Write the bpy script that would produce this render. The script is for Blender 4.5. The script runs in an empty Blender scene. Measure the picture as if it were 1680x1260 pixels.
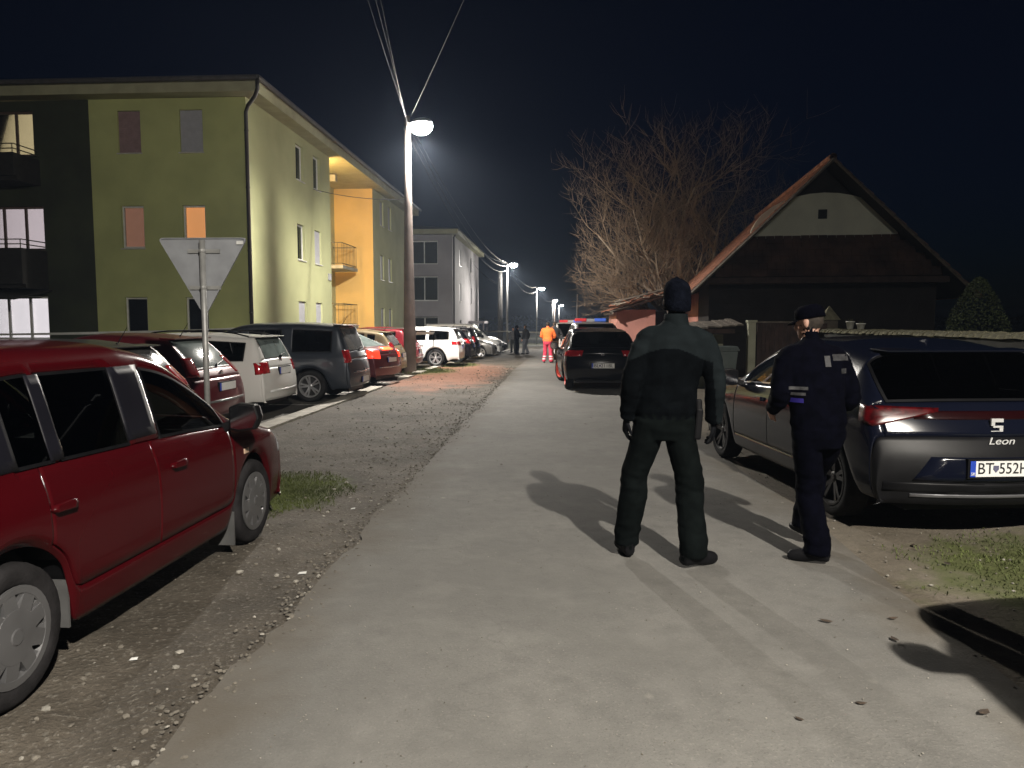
import bpy, bmesh, math, random
from mathutils import Vector, Matrix, noise
from mathutils.bvhtree import BVHTree
R = math.radians
PI = math.pi
random.seed(7)
scene = bpy.context.scene
col = scene.collection

# ------------------------------------------------------------------ camera
cam_d = bpy.data.cameras.new('camera')
cam_d.lens = 26.2
cam_d.sensor_width = 36.0
cam_d.clip_start = 0.05
cam_d.clip_end = 3000
cam = bpy.data.objects.new('camera', cam_d)
col.objects.link(cam)
cam.location = (0, 0, 1.58)
cam.rotation_euler = (R(90 - 4.68), 0, R(3.51))
scene.camera = cam

# ------------------------------------------------------------------ night sky
world = bpy.data.worlds.new('World')
scene.world = world
world.use_nodes = True
wn = world.node_tree
for n in list(wn.nodes):
    wn.nodes.remove(n)
sky = wn.nodes.new('ShaderNodeTexSky')
sky.sky_type = 'NISHITA'
sky.sun_disc = False
sky.sun_elevation = R(3.0)
sky.sun_rotation = R(180)
sky.altitude = 200
sky.ozone_density = 8.0
wbg = wn.nodes.new('ShaderNodeBackground')
wbg.inputs['Strength'].default_value = 0.003
wout = wn.nodes.new('ShaderNodeOutputWorld')
wn.links.new(sky.outputs[0], wbg.inputs[0])
wn.links.new(wbg.outputs[0], wout.inputs[0])

scene.view_settings.view_transform = 'Standard'
scene.view_settings.look = 'None'
scene.view_settings.gamma = 1.0
scene.view_settings.use_curve_mapping = False
scene.view_settings.exposure = 0.0
scene.cycles.use_denoising = True
scene.cycles.max_bounces = 6
scene.cycles.diffuse_bounces = 3
scene.cycles.glossy_bounces = 3
scene.cycles.transparent_max_bounces = 12
scene.cycles.sample_clamp_indirect = 4.0
scene.cycles.caustics_reflective = False
scene.cycles.caustics_refractive = False
scene.cycles.use_light_tree = True

LAMP_COLOR = (1.0, 0.94, 0.85)
LAMP_W = 24000.0         # street lanterns down the road
REAR_W = 18000.0         # lantern behind the photographer


def gz(y):
    """height of the street: level near the camera, then falling gently away"""
    if y < 25:
        return 0.0
    if y < 115:
        t = (y - 25)
        return -0.0165 * t * min(1.0, t / 12.0 * 0.5 + 0.5)
    return -0.0165 * 90


# ------------------------------------------------------------------ helpers
def tag(o, label=None, cat=None, group=None, kind=None):
    if label:
        o['label'] = label
    if cat:
        o['category'] = cat
    if group:
        o['group'] = group
    if kind:
        o['kind'] = kind
    return o


def link(name, data, parent=None):
    o = bpy.data.objects.new(name, data)
    col.objects.link(o)
    if parent is not None:
        o.parent = parent
    return o


def thing(name, label, cat, loc=(0, 0, 0), rz=0.0, group=None):
    o = link(name, None)
    o.empty_display_size = 0.2
    o.location = loc
    o.rotation_euler = (0, 0, rz)
    return tag(o, label, cat, group)


class MB:
    """collects shapes into one mesh"""

    def __init__(self):
        self.v = []
        self.f = []
        self.m = []

    def add(self, vs, fs, mi=0):
        b = len(self.v)
        self.v.extend([tuple(p) for p in vs])
        for f in fs:
            self.f.append([b + i for i in f])
            self.m.append(mi)
        return self

    def box(self, c, s, rot=None, mi=0, taper=1.0):
        hx, hy, hz = s[0] / 2, s[1] / 2, s[2] / 2
        vs = []
        for z, t in ((-hz, 1.0), (hz, taper)):
            for x, y in ((-hx, -hy), (hx, -hy), (hx, hy), (-hx, hy)):
                p = Vector((x * t, y * t, z))
                if rot is not None:
                    p = rot @ p
                vs.append((p.x + c[0], p.y + c[1], p.z + c[2]))
        return self.add(vs, [(3, 2, 1, 0), (4, 5, 6, 7), (0, 1, 5, 4), (1, 2, 6, 5), (2, 3, 7, 6), (3, 0, 4, 7)], mi)

    def bbox(self, x0, x1, y0, y1, z0, z1, mi=0):
        return self.box(((x0 + x1) / 2, (y0 + y1) / 2, (z0 + z1) / 2), (x1 - x0, y1 - y0, z1 - z0), mi=mi)

    def quad(self, a, b, c, d, mi=0):
        return self.add([a, b, c, d], [(0, 1, 2, 3)], mi)

    def tube(self, pts, rad, n=8, caps=True, mi=0):
        pts = [Vector(p) for p in pts]
        if not isinstance(rad, (list, tuple)):
            rad = [rad] * len(pts)
        vs = []
        fs = []
        up = Vector((0.0, 0.0, 1.0))
        prev = None
        for i, p in enumerate(pts):
            if i == 0:
                t = pts[1] - p
            elif i == len(pts) - 1:
                t = p - pts[i - 1]
            else:
                t = pts[i + 1] - pts[i - 1]
            if t.length < 1e-9:
                t = up.copy()
            t.normalize()
            if prev is None:
                a = up if abs(t.z) < 0.9 else Vector((1.0, 0, 0))
                u = t.cross(a).normalized()
            else:
                u = prev - t * prev.dot(t)
                if u.length < 1e-6:
                    u = t.orthogonal()
                u.normalize()
            prev = u
            w = t.cross(u)
            for k in range(n):
                an = 2 * PI * k / n
                vs.append(p + (u * math.cos(an) + w * math.sin(an)) * rad[i])
        for i in range(len(pts) - 1):
            for k in range(n):
                k2 = (k + 1) % n
                fs.append((i * n + k, i * n + k2, (i + 1) * n + k2, (i + 1) * n + k))
        if caps:
            fs.append(tuple(reversed(range(n))))
            fs.append(tuple((len(pts) - 1) * n + k for k in range(n)))
        return self.add(vs, fs, mi)

    def lathe(self, prof, n=24, c=(0, 0, 0), axis='z', mi=0, closed=False):
        """prof: list of (r, h)"""
        vs = []
        for r, h in prof:
            for k in range(n):
                a = 2 * PI * k / n
                if axis == 'z':
                    vs.append((c[0] + r * math.cos(a), c[1] + r * math.sin(a), c[2] + h))
                elif axis == 'x':
                    vs.append((c[0] + h, c[1] + r * math.cos(a), c[2] + r * math.sin(a)))
                else:
                    vs.append((c[0] + r * math.cos(a), c[1] + h, c[2] + r * math.sin(a)))
        fs = []
        m = len(prof)
        rng = m if closed else m - 1
        for i in range(rng):
            j = (i + 1) % m
            for k in range(n):
                k2 = (k + 1) % n
                fs.append((i * n + k, i * n + k2, j * n + k2, j * n + k))
        return self.add(vs, fs, mi)

    def mesh(self, name, mats, smooth=False):
        me = bpy.data.meshes.new(name)
        me.from_pydata(self.v, [], self.f)
        if not isinstance(mats, (list, tuple)):
            mats = [mats]
        for m in mats:
            me.materials.append(m)
        if any(self.m):
            me.polygons.foreach_set('material_index', self.m)
        if smooth:
            me.polygons.foreach_set('use_smooth', [True] * len(me.polygons))
        me.update()
        return me

    def build(self, name, mats, parent=None, smooth=False, fix=True):
        me = self.mesh(name, mats, smooth)
        if fix:
            bm = bmesh.new()
            bm.from_mesh(me)
            bmesh.ops.recalc_face_normals(bm, faces=bm.faces)
            bm.to_mesh(me)
            bm.free()
        return link(name, me, parent)


def bevel_obj(o, w=0.01, seg=2):
    m = o.modifiers.new('bevel', 'BEVEL')
    m.width = w
    m.segments = seg
    m.limit_method = 'ANGLE'
    return o


def copy_tree(o, parent=None):
    c = o.copy()
    col.objects.link(c)
    c.parent = parent
    for ch in o.children:
        copy_tree(ch, c)
    return c


# ------------------------------------------------------------------ materials
MATS = {}


def mat(name, color=(0.5, 0.5, 0.5), rough=0.6, metal=0.0, var=0.12, scale=6.0, bump=0.0, bscale=40.0,
        coat=0.0, spec=0.5, emit=None, estr=0.0, color2=None, coords='Object', detail=4.0):
    if name in MATS:
        return MATS[name]
    m = bpy.data.materials.new(name)
    m.use_nodes = True
    nt = m.node_tree
    b = nt.nodes['Principled BSDF']
    b.inputs['Roughness'].default_value = rough
    b.inputs['Metallic'].default_value = metal
    b.inputs['Specular IOR Level'].default_value = spec
    b.inputs['Coat Weight'].default_value = coat
    b.inputs['Coat Roughness'].default_value = 0.04
    tc = nt.nodes.new('ShaderNodeTexCoord')
    nz = nt.nodes.new('ShaderNodeTexNoise')
    nz.inputs['Scale'].default_value = scale
    nz.inputs['Detail'].default_value = detail
    nt.links.new(tc.outputs[coords], nz.inputs['Vector'])
    cr = nt.nodes.new('ShaderNodeValToRGB')
    c2 = color2 or tuple(c * (1 - var) for c in color)
    c1 = color if color2 else tuple(min(1.0, c * (1 + var)) for c in color)
    cr.color_ramp.elements[0].position = 0.35
    cr.color_ramp.elements[1].position = 0.65
    cr.color_ramp.elements[0].color = (*c2, 1)
    cr.color_ramp.elements[1].color = (*c1, 1)
    nt.links.new(nz.outputs[0], cr.inputs[0])
    nt.links.new(cr.outputs[0], b.inputs['Base Color'])
    if bump > 0:
        n2 = nt.nodes.new('ShaderNodeTexNoise')
        n2.inputs['Scale'].default_value = bscale
        n2.inputs['Detail'].default_value = 6
        nt.links.new(tc.outputs[coords], n2.inputs['Vector'])
        bp = nt.nodes.new('ShaderNodeBump')
        bp.inputs['Strength'].default_value = bump
        bp.inputs['Distance'].default_value = 0.02
        nt.links.new(n2.outputs[0], bp.inputs['Height'])
        nt.links.new(bp.outputs[0], b.inputs['Normal'])
    if emit:
        b.inputs['Emission Color'].default_value = (*emit, 1)
        b.inputs['Emission Strength'].default_value = estr
    MATS[name] = m
    return m


def paint(name, color, flake=0.0, dirt=0.35, r0=0.28, coat=0.45, spec=0.5):
    """car paint: coloured base, clear coat, a film of road dust towards nothing but its own noise"""
    if name in MATS:
        return MATS[name]
    m = bpy.data.materials.new(name)
    m.use_nodes = True
    nt = m.node_tree
    b = nt.nodes['Principled BSDF']
    tc = nt.nodes.new('ShaderNodeTexCoord')
    n1 = nt.nodes.new('ShaderNodeTexNoise')
    n1.inputs['Scale'].default_value = 2.2
    n1.inputs['Detail'].default_value = 8
    nt.links.new(tc.outputs['Object'], n1.inputs['Vector'])
    mx = nt.nodes.new('ShaderNodeMix')
    mx.data_type = 'RGBA'
    mx.inputs[6].default_value = (*color, 1)
    mx.inputs[7].default_value = (*[c * 0.85 + 0.002 for c in color], 1)
    nt.links.new(n1.outputs[0], mx.inputs[0])
    nt.links.new(mx.outputs[2], b.inputs['Base Color'])
    b.inputs['Metallic'].default_value = flake
    mr = nt.nodes.new('ShaderNodeMapRange')
    mr.inputs[1].default_value = 0.3
    mr.inputs[2].default_value = 0.75
    mr.inputs[3].default_value = r0
    mr.inputs[4].default_value = r0 + dirt * 0.5
    b.inputs['Specular IOR Level'].default_value = spec
    nt.links.new(n1.outputs[0], mr.inputs[0])
    nt.links.new(mr.outputs[0], b.inputs['Roughness'])
    b.inputs['Coat Weight'].default_value = coat
    mr2 = nt.nodes.new('ShaderNodeMapRange')
    mr2.inputs[1].default_value = 0.3
    mr2.inputs[2].default_value = 0.7
    mr2.inputs[3].default_value = 0.03
    mr2.inputs[4].default_value = 0.03 + dirt * 0.3
    nt.links.new(n1.outputs[0], mr2.inputs[0])
    nt.links.new(mr2.outputs[0], b.inputs['Coat Roughness'])
    MATS[name] = m
    return m


def glass(name, tint=0.3, film=0.0, film_col=(0.5, 0.55, 0.55), rough=0.02):
    """thin pane: fresnel reflection over a tinted see-through, plus a film of dew or dust"""
    if name in MATS:
        return MATS[name]
    m = bpy.data.materials.new(name)
    m.use_nodes = True
    nt = m.node_tree
    for n in list(nt.nodes):
        nt.nodes.remove(n)
    out = nt.nodes.new('ShaderNodeOutputMaterial')
    tr = nt.nodes.new('ShaderNodeBsdfTransparent')
    t3 = tint if isinstance(tint, tuple) else (tint, tint * 1.02, tint)
    tr.inputs[0].default_value = (*t3, 1)
    gl = nt.nodes.new('ShaderNodeBsdfGlossy')
    gl.inputs['Roughness'].default_value = rough
    fr = nt.nodes.new('ShaderNodeFresnel')
    fr.inputs[0].default_value = 1.6
    mx = nt.nodes.new('ShaderNodeMixShader')
    nt.links.new(fr.outputs[0], mx.inputs[0])
    nt.links.new(tr.outputs[0], mx.inputs[1])
    nt.links.new(gl.outputs[0], mx.inputs[2])
    last = mx
    if film > 0:
        df = nt.nodes.new('ShaderNodeBsdfDiffuse')
        df.inputs[0].default_value = (*film_col, 1)
        tc = nt.nodes.new('ShaderNodeTexCoord')
        nz = nt.nodes.new('ShaderNodeTexNoise')
        nz.inputs['Scale'].default_value = 4
        nz.inputs['Detail'].default_value = 8
        nt.links.new(tc.outputs['Object'], nz.inputs['Vector'])
        mr = nt.nodes.new('ShaderNodeMapRange')
        mr.inputs[1].default_value = 0.3
        mr.inputs[2].default_value = 0.7
        mr.inputs[3].default_value = film * 0.7
        mr.inputs[4].default_value = min(1, film * 1.2)
        nt.links.new(nz.outputs[0], mr.inputs[0])
        m2 = nt.nodes.new('ShaderNodeMixShader')
        nt.links.new(mr.outputs[0], m2.inputs[0])
        nt.links.new(mx.outputs[0], m2.inputs[1])
        nt.links.new(df.outputs[0], m2.inputs[2])
        last = m2
    nt.links.new(last.outputs[0], out.inputs[0])
    MATS[name] = m
    return m


def emitter(name, color, strength):
    if name in MATS:
        return MATS[name]
    m = bpy.data.materials.new(name)
    m.use_nodes = True
    nt = m.node_tree
    for n in list(nt.nodes):
        nt.nodes.remove(n)
    out = nt.nodes.new('ShaderNodeOutputMaterial')
    e = nt.nodes.new('ShaderNodeEmission')
    e.inputs[0].default_value = (*color, 1)
    e.inputs[1].default_value = strength
    nt.links.new(e.outputs[0], out.inputs[0])
    MATS[name] = m
    return m


black_plastic = mat('black plastic', (0.006, 0.006, 0.007), 0.45, var=0.2, spec=0.2)
rubber = mat('tyre rubber', (0.018, 0.018, 0.019), 0.9, spec=0.12, var=0.3, scale=12, bump=0.2, bscale=90)
dusty_rubber = mat('dusty tyre rubber', (0.018, 0.017, 0.018), 0.95, spec=0.12, var=0.35, scale=9, bump=0.2, bscale=90)
alloy = mat('alloy wheel', (0.62, 0.62, 0.64), 0.3, metal=0.8, var=0.08)
hubcap_m = mat('silver hubcap plastic', (0.12, 0.12, 0.124), 0.32, metal=0.35, var=0.1)
glow_rim = mat('red glow rim', (0.85, 0.10, 0.06), 0.4, var=0.05)  # red glow on the wheels put into the rim colour
chrome = mat('chrome trim', (0.75, 0.75, 0.77), 0.12, metal=1.0, var=0.03)
dark_metal = mat('dark metal', (0.03, 0.03, 0.032), 0.5, metal=0.4)
interior_m = mat('car interior cloth', (0.015, 0.015, 0.017), 0.9, var=0.3)
tail_red = mat('red tail lamp lens', (0.30, 0.008, 0.012), 0.12, coat=0.6, var=0.3, scale=30)
tail_lit = mat('lit brake lamp lens', (0.6, 0.02, 0.01), 0.2, emit=(1.0, 0.07, 0.02), estr=9.0)
tail_lit_low = mat('lit tail lamp lens', (0.6, 0.02, 0.01), 0.2, emit=(1.0, 0.05, 0.02), estr=1.6)
head_lens = mat('headlamp lens', (0.45, 0.46, 0.48), 0.08, metal=0.5, coat=0.6, var=0.35, scale=16)
plate_white = mat('number plate white', (0.72, 0.72, 0.70), 0.4, var=0.03)
plate_blue = mat('number plate blue', (0.02, 0.06, 0.42), 0.4)
ink = mat('black lettering', (0.01, 0.01, 0.012), 0.5)
g_dark = glass('tinted car glass', (0.22, 0.24, 0.23))
g_clear = glass('clear car glass', (0.62, 0.66, 0.64))
g_dew = glass('dewy rear glass', (0.3, 0.34, 0.32), film=0.34, film_col=(0.38, 0.46, 0.44), rough=0.10)
g_dewd = glass('dusty rear glass', (0.2, 0.2, 0.2), film=0.22, film_col=(0.4, 0.4, 0.4), rough=0.08)
g_priv = glass('privacy car glass', (0.06, 0.06, 0.065))


# ------------------------------------------------------------------ ground materials
def ground_mat(name, base, base2, speck=(0.3, 0.28, 0.25), speck_amt=0.25, bump=0.5, red=False, grass=None, rough=0.9, fine=60, cracks=False):
    m = bpy.data.materials.new(name)
    m.use_nodes = True
    nt = m.node_tree
    N = nt.nodes.new
    L = nt.links.new
    b = nt.nodes['Principled BSDF']
    b.inputs['Roughness'].default_value = rough
    b.inputs['Specular IOR Level'].default_value = 0.3
    geo = N('ShaderNodeNewGeometry')

    def nz(scale, detail=5, off=(0, 0, 0)):
        mp = N('ShaderNodeMapping')
        mp.inputs['Location'].default_value = off
        L(geo.outputs['Position'], mp.inputs['Vector'])
        n = N('ShaderNodeTexNoise')
        n.inputs['Scale'].default_value = scale
        n.inputs['Detail'].default_value = detail
        n.inputs['Roughness'].default_value = 0.6
        L(mp.outputs[0], n.inputs['Vector'])
        return n.outputs[0]

    def ramp(fac, a, bpos):
        r = N('ShaderNodeMapRange')
        r.inputs[1].default_value = a
        r.inputs[2].default_value = bpos
        L(fac, r.inputs[0])
        return r.outputs[0]

    def mix(fac, a, bcol):
        x = N('ShaderNodeMix')
        x.data_type = 'RGBA'
        for inp, val in ((0, fac), (6, a), (7, bcol)):
            if isinstance(val, tuple):
                x.inputs[inp].default_value = (*val, 1)
            elif isinstance(val, (int, float)):
                x.inputs[inp].default_value = val
            else:
                L(val, x.inputs[inp])
        return x.outputs[2]

    def math2(op, a, c):
        x = N('ShaderNodeMath')
        x.operation = op
        for inp, val in ((0, a), (1, c)):
            if isinstance(val, (int, float)):
                x.inputs[inp].default_value = val
            else:
                L(val, x.inputs[inp])
        return x.outputs[0]

    c = mix(ramp(nz(0.9, 6), 0.38, 0.62), base, base2)
    c = mix(math2('MULTIPLY', ramp(nz(7, 6, (3, 1, 0)), 0.45, 0.7), 0.4), c, tuple(v * 0.6 for v in base2))
    fine_n = nz(fine, 3, (9, 2, 5))
    c = mix(math2('MULTIPLY', ramp(fine_n, 0.56, 0.72), speck_amt), c, speck)
    c = mix(math2('MULTIPLY', ramp(nz(fine * 1.7, 2, (4, 7, 1)), 0.56, 0.7), 0.45), c, tuple(v * 0.35 for v in base))
    sep = N('ShaderNodeSeparateXYZ')
    L(geo.outputs['Position'], sep.inputs[0])
    if red:
        # brick dust spilt where the lot meets the verge
        dy = math2('DIVIDE', math2('SUBTRACT', sep.outputs[1], 23.5), 7.0)
        dx = math2('DIVIDE', math2('SUBTRACT', sep.outputs[0], -3.3), 1.7)
        d = math2('ADD', math2('MULTIPLY', dy, dy), math2('MULTIPLY', dx, dx))
        d = math2('ADD', d, math2('MULTIPLY', math2('SUBTRACT', nz(1.3, 5, (1, 8, 2)), 0.5), 2.6))
        fac = math2('MULTIPLY', ramp(d, 1.1, 0.35), 0.65)
        c = mix(fac, c, (0.255, 0.112, 0.070))
    if grass:
        for (gx, gy, rx, ry) in grass:
            dy = math2('DIVIDE', math2('SUBTRACT', sep.outputs[1], gy), ry)
            dx = math2('DIVIDE', math2('SUBTRACT', sep.outputs[0], gx), rx)
            d = math2('ADD', math2('MULTIPLY', dy, dy), math2('MULTIPLY', dx, dx))
            d = math2('ADD', d, math2('MULTIPLY', math2('SUBTRACT', nz(2.6, 5, (gx, 8, gy)), 0.5), 2.2))
            c = mix(math2('MULTIPLY', ramp(d, 1.15, 0.5), 0.8), c, (0.060, 0.075, 0.017))
    if cracks:
        # old patches, crazing, gum spots and dust creeping in from the edges
        c = mix(math2('MULTIPLY', ramp(nz(0.33, 7, (5, 5, 0)), 0.47, 0.60), 0.55), c, tuple(v * 0.72 for v in base))
        c = mix(math2('MULTIPLY', ramp(nz(2.3, 7, (7, 3, 0)), 0.52, 0.70), 0.30), c, tuple(min(1, v * 1.35) for v in base))
        mpv_ = N('ShaderNodeMapping')
        L(geo.outputs['Position'], mpv_.inputs['Vector'])
        ad = N('ShaderNodeVectorMath')
        ad.operation = 'ADD'
        wz = N('ShaderNodeTexNoise')
        wz.inputs['Scale'].default_value = 1.7
        wz.inputs['Detail'].default_value = 6
        L(geo.outputs['Position'], wz.inputs['Vector'])
        L(mpv_.outputs[0], ad.inputs[0])
        L(wz.outputs['Color'], ad.inputs[1])
        vo = N('ShaderNodeTexVoronoi')
        vo.feature = 'DISTANCE_TO_EDGE'
        vo.inputs['Scale'].default_value = 0.55
        L(ad.outputs[0], vo.inputs['Vector'])
        line = ramp(vo.outputs['Distance'], 0.005, 0.001)
        line = math2('MULTIPLY', line, ramp(nz(0.8, 3, (2, 9, 4)), 0.46, 0.60))
        c = mix(math2('MULTIPLY', line, 0.22), c, tuple(v * 0.35 for v in base))
        v2 = N('ShaderNodeTexVoronoi')
        v2.inputs['Scale'].default_value = 1.9
        L(geo.outputs['Position'], v2.inputs['Vector'])
        c = mix(math2('MULTIPLY', ramp(v2.outputs['Distance'], 0.055, 0.03), math2('MULTIPLY', ramp(nz(0.9, 2, (1, 4, 9)), 0.5, 0.6), 0.35)), c, (0.36, 0.34, 0.29))
        ex = math2('ABSOLUTE', math2('SUBTRACT', sep.outputs[0], 0.25), 0.0)
        ed = math2('ADD', ex, math2('MULTIPLY', math2('SUBTRACT', nz(1.6, 7, (6, 1, 3)), 0.5), 1.3))
        c = mix(math2('MULTIPLY', ramp(ed, 1.30, 1.85), 0.8), c, (0.082, 0.070, 0.054))
    L(c, b.inputs['Base Color'])
    bp = N('ShaderNodeBump')
    bp.inputs['Strength'].default_value = bump
    bp.inputs['Distance'].default_value = 0.015
    L(math2('ADD', fine_n, math2('MULTIPLY', nz(14, 6, (2, 2, 2)), 1.2)), bp.inputs['Height'])
    L(bp.outputs[0], b.inputs['Normal'])
    MATS[name] = m
    return m


GRASS_L = [(-2.75, 6.75, 0.75, 0.95), (-4.5, 24.5, 1.2, 2.2), (-4.0, 28.5, 1.0, 1.6)]
GRASS_R = [(3.6, 4.6, 1.35, 1.2), (5.0, 2.5, 2.0, 2.2), (4.6, 13.0, 1.0, 3.5)]
m_road = ground_mat('worn asphalt', (0.150, 0.145, 0.134), (0.122, 0.118, 0.110), (0.33, 0.31, 0.27), 0.22, 0.28, fine=70, cracks=True)
m_verge = ground_mat('gravelly dirt verge', (0.100, 0.086, 0.069), (0.050, 0.042, 0.032), (0.34, 0.32, 0.28), 0.35, 0.9, red=True, grass=GRASS_L, fine=38)
m_right = ground_mat('dusty earth shoulder', (0.145, 0.125, 0.098), (0.095, 0.080, 0.060), (0.30, 0.27, 0.22), 0.2, 0.6, grass=GRASS_R, fine=45)
m_lot = ground_mat('lot asphalt', (0.080, 0.074, 0.064), (0.060, 0.056, 0.050), (0.2, 0.19, 0.17), 0.2, 0.35, red=True, fine=55)
m_field = ground_mat('night field', (0.05, 0.048, 0.032), (0.035, 0.04, 0.022), (0.08, 0.08, 0.05), 0.2, 0.5)
m_kerb = mat('kerb concrete', (0.30, 0.28, 0.24), 0.85, var=0.25, scale=5, bump=0.5, bscale=50, coords='Object')


def sheet(name, xs_fn, ys, nx, zfn, m, kind='structure'):
    """ground sheet: rows along y, each from xs_fn(y)[0] to xs_fn(y)[1]"""
    b = MB()
    vs = []
    for y in ys:
        x0, x1 = xs_fn(y)
        for i in range(nx + 1):
            x = x0 + (x1 - x0) * i / nx
            vs.append((x, y, zfn(x, y)))
    fs = []
    for r in range(len(ys) - 1):
        for i in range(nx):
            a = r * (nx + 1) + i
            fs.append((a, a + 1, a + nx + 2, a + nx + 1))
    b.add(vs, fs)
    o = b.build(name, m, smooth=True, fix=False)
    return tag(o, kind=kind)


def frange(a, b, s):
    out = []
    v = a
    while v < b - 1e-6:
        out.append(v)
        v += s
    out.append(b)
    return out


def nse(x, y, z=0.0):
    return noise.noise(Vector((x, y, z)))


YS_FAR = frange(-30, 0, 2.0)[:-1] + frange(0, 45, 1.0)[:-1] + frange(45, 120, 3.0)[:-1] + frange(120, 900, 60.0)
sheet('ground', lambda y: (-600, 600), YS_FAR, 24, lambda x, y: gz(y) - 0.09, m_field)


def road_l(y):
    return -1.47 + 0.08 * nse(y * 0.9, 3.1) + 0.05 * nse(y * 3.7, 8.2) + 0.035 * nse(y * 9.0, 2.2) - 0.02 * max(0, 4 - y) * 0


sheet('road', lambda y: (road_l(y), 2.02 + 0.12 * nse(y * 0.5, 11.7)), frange(-12, 30, 0.12)[:-1] + frange(30, 118, 1.5), 8,
      lambda x, y: gz(y) + 0.006 * nse(x * 0.6, y * 0.4), m_road)


def verge_z(x, y):
    h = 0.030 * nse(x * 1.1, y * 0.8, 1.0) + 0.016 * nse(x * 3.3, y * 3.1, 4.0) + 0.008 * nse(x * 9, y * 9, 2.0)
    e = min(1.0, max(0.0, (-1.50 - x) / 0.35))
    k = min(1.0, max(0.0, (x + 4.25) / 0.3))
    z = -0.022 + 0.012 * e + h * (0.25 + 0.75 * e) * (0.3 + 0.7 * k)
    # wheel ruts by the road edge
    z -= 0.018 * math.exp(-((x + 1.85 + 0.1 * nse(y * 0.3, 0)) / 0.18) ** 2)
    if x > -1.40:
        z = -0.03
    return gz(y) + z


sheet('verge', lambda y: (-4.34, -1.28), frange(-2, 24, 0.075)[:-1] + frange(24, 75, 0.5), 44, verge_z, m_verge)
sheet('shoulder', lambda y: (1.85, 6.3), frange(-12, 20, 0.2)[:-1] + frange(20, 60, 1.0), 26,
      lambda x, y: gz(y) - 0.012 + 0.018 * min(1, max(0, (x - 2.0) / 0.5)) * nse(x * 1.4, y * 1.3, 6.0) - 0.03 * (1 if x < 1.9 else 0), m_right)
sheet('parking_lot', lambda y: (-9.35, -4.52), frange(3, 60, 0.5), 10, lambda x, y: gz(y) - 0.074 + 0.006 * nse(x, y, 3), m_lot)
sheet('lawn', lambda y: (-40, -9.33), frange(3, 60, 1.5), 12, lambda x, y: gz(y) - 0.03, m_field)

# flush kerb: every stone its own piece
kerb = link('kerb', None)
tag(kerb, kind='structure')
kb = MB()
kb.box((0, 0, 0), (0.30, 0.985, 0.16))
km = kb.mesh('kerb_stone', m_kerb)
y = 2.6
i = 0
while y < 58:
    if not (17.6 < y < 31.5 and random.random() < 0.45):
        ks = link('kerb_stone', km, kerb)
        ks.location = (-4.43 + random.uniform(-0.012, 0.012), y, gz(y) - 0.048 + random.uniform(-0.006, 0.006))
        ks.rotation_euler = (random.uniform(-0.006, 0.006), random.uniform(-0.01, 0.01), random.uniform(-0.008, 0.008))
        if y > 36:
            ks.location.x = -4.43 + min(0.5, (y - 36) * 0.05)
    y += 1.0

# parking bay lines
line_m = mat('worn bay paint', (0.42, 0.41, 0.38), 0.8, var=0.5, scale=9)
for yy in (14.65, 17.35, 20.35, 23.5, 26.4, 29.6, 33.9, 39.0, 44.0):
    b = MB()
    b.quad((-8.8, yy - 0.05, 0), (-4.62, yy - 0.05, 0), (-4.62, yy + 0.05, 0), (-8.8, yy + 0.05, 0))
    o = b.build('bay_line', line_m)
    o.location.z = gz(yy) - 0.062
    tag(o, kind='structure')

# ------------------------------------------------------------------ buildings
m_render_g = mat('green render', (0.46, 0.49, 0.20), 0.9, var=0.10, scale=0.8, bump=0.25, bscale=120, detail=8)
m_render_shade = mat('shaded green render', (0.030, 0.036, 0.016), 0.9, var=0.3, scale=0.8, bump=0.25, bscale=120)  # green render with the cast shadow put into its colour
m_render_gb = mat('pale green render', (0.40, 0.41, 0.22), 0.9, var=0.10, scale=0.7, bump=0.25, bscale=120, detail=8)
m_orange = mat('ochre render', (0.62, 0.40, 0.13), 0.9, var=0.07, scale=0.8, bump=0.2, bscale=120)
m_soffit = mat('soffit board', (0.36, 0.35, 0.22), 0.8, var=0.1, scale=2)
m_white_r = mat('grey white render', (0.34, 0.325, 0.34), 0.9, var=0.10, scale=0.6, bump=0.2, bscale=120)
m_frame_w = mat('white window frame', (0.70, 0.70, 0.66), 0.45, var=0.06)
m_frame_d = mat('brown window frame', (0.11, 0.075, 0.06), 0.5, var=0.1)
m_roof_s = mat('dark sheet roof', (0.07, 0.065, 0.065), 0.6, var=0.2)
m_pipe = mat('brown downpipe', (0.030, 0.024, 0.022), 0.4, var=0.2)
m_sill = mat('window sill', (0.55, 0.54, 0.48), 0.5)
m_shutter_g = mat('grey roller blind', (0.42, 0.42, 0.45), 0.6, var=0.06)
m_shutter_r = mat('brown roller blind', (0.30, 0.20, 0.20), 0.6, var=0.1)
m_concrete = mat('balcony concrete', (0.33, 0.32, 0.26), 0.85, var=0.15, scale=3)
m_railing = mat('railing steel', (0.10, 0.09, 0.05), 0.5, metal=0.3)
m_room = mat('dark room', (0.02, 0.022, 0.024), 0.9)
g_win = glass('house window glass', (0.55, 0.58, 0.58), rough=0.02)
m_lit_o = mat('lit orange blind', (0.7, 0.4, 0.2), 0.9, var=0.1, scale=3, emit=(0.88, 0.34, 0.12), estr=2.4)
m_lit_o2 = mat('dim peach blind', (0.5, 0.3, 0.25), 0.9, var=0.3, scale=2, emit=(0.5, 0.22, 0.14), estr=1.2)
m_lit_w = mat('lit pale room', (0.6, 0.55, 0.55), 0.9, var=0.25, scale=1.5, emit=(0.70, 0.54, 0.57), estr=2.8)
m_lit_wb = mat('bright pale room', (0.6, 0.55, 0.55), 0.9, var=0.25, scale=1.5, emit=(0.84, 0.71, 0.74), estr=3.6)
m_lit_y = mat('lit cream room', (0.6, 0.55, 0.45), 0.9, var=0.3, scale=1.2, emit=(0.90, 0.66, 0.36), estr=2.0)
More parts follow.
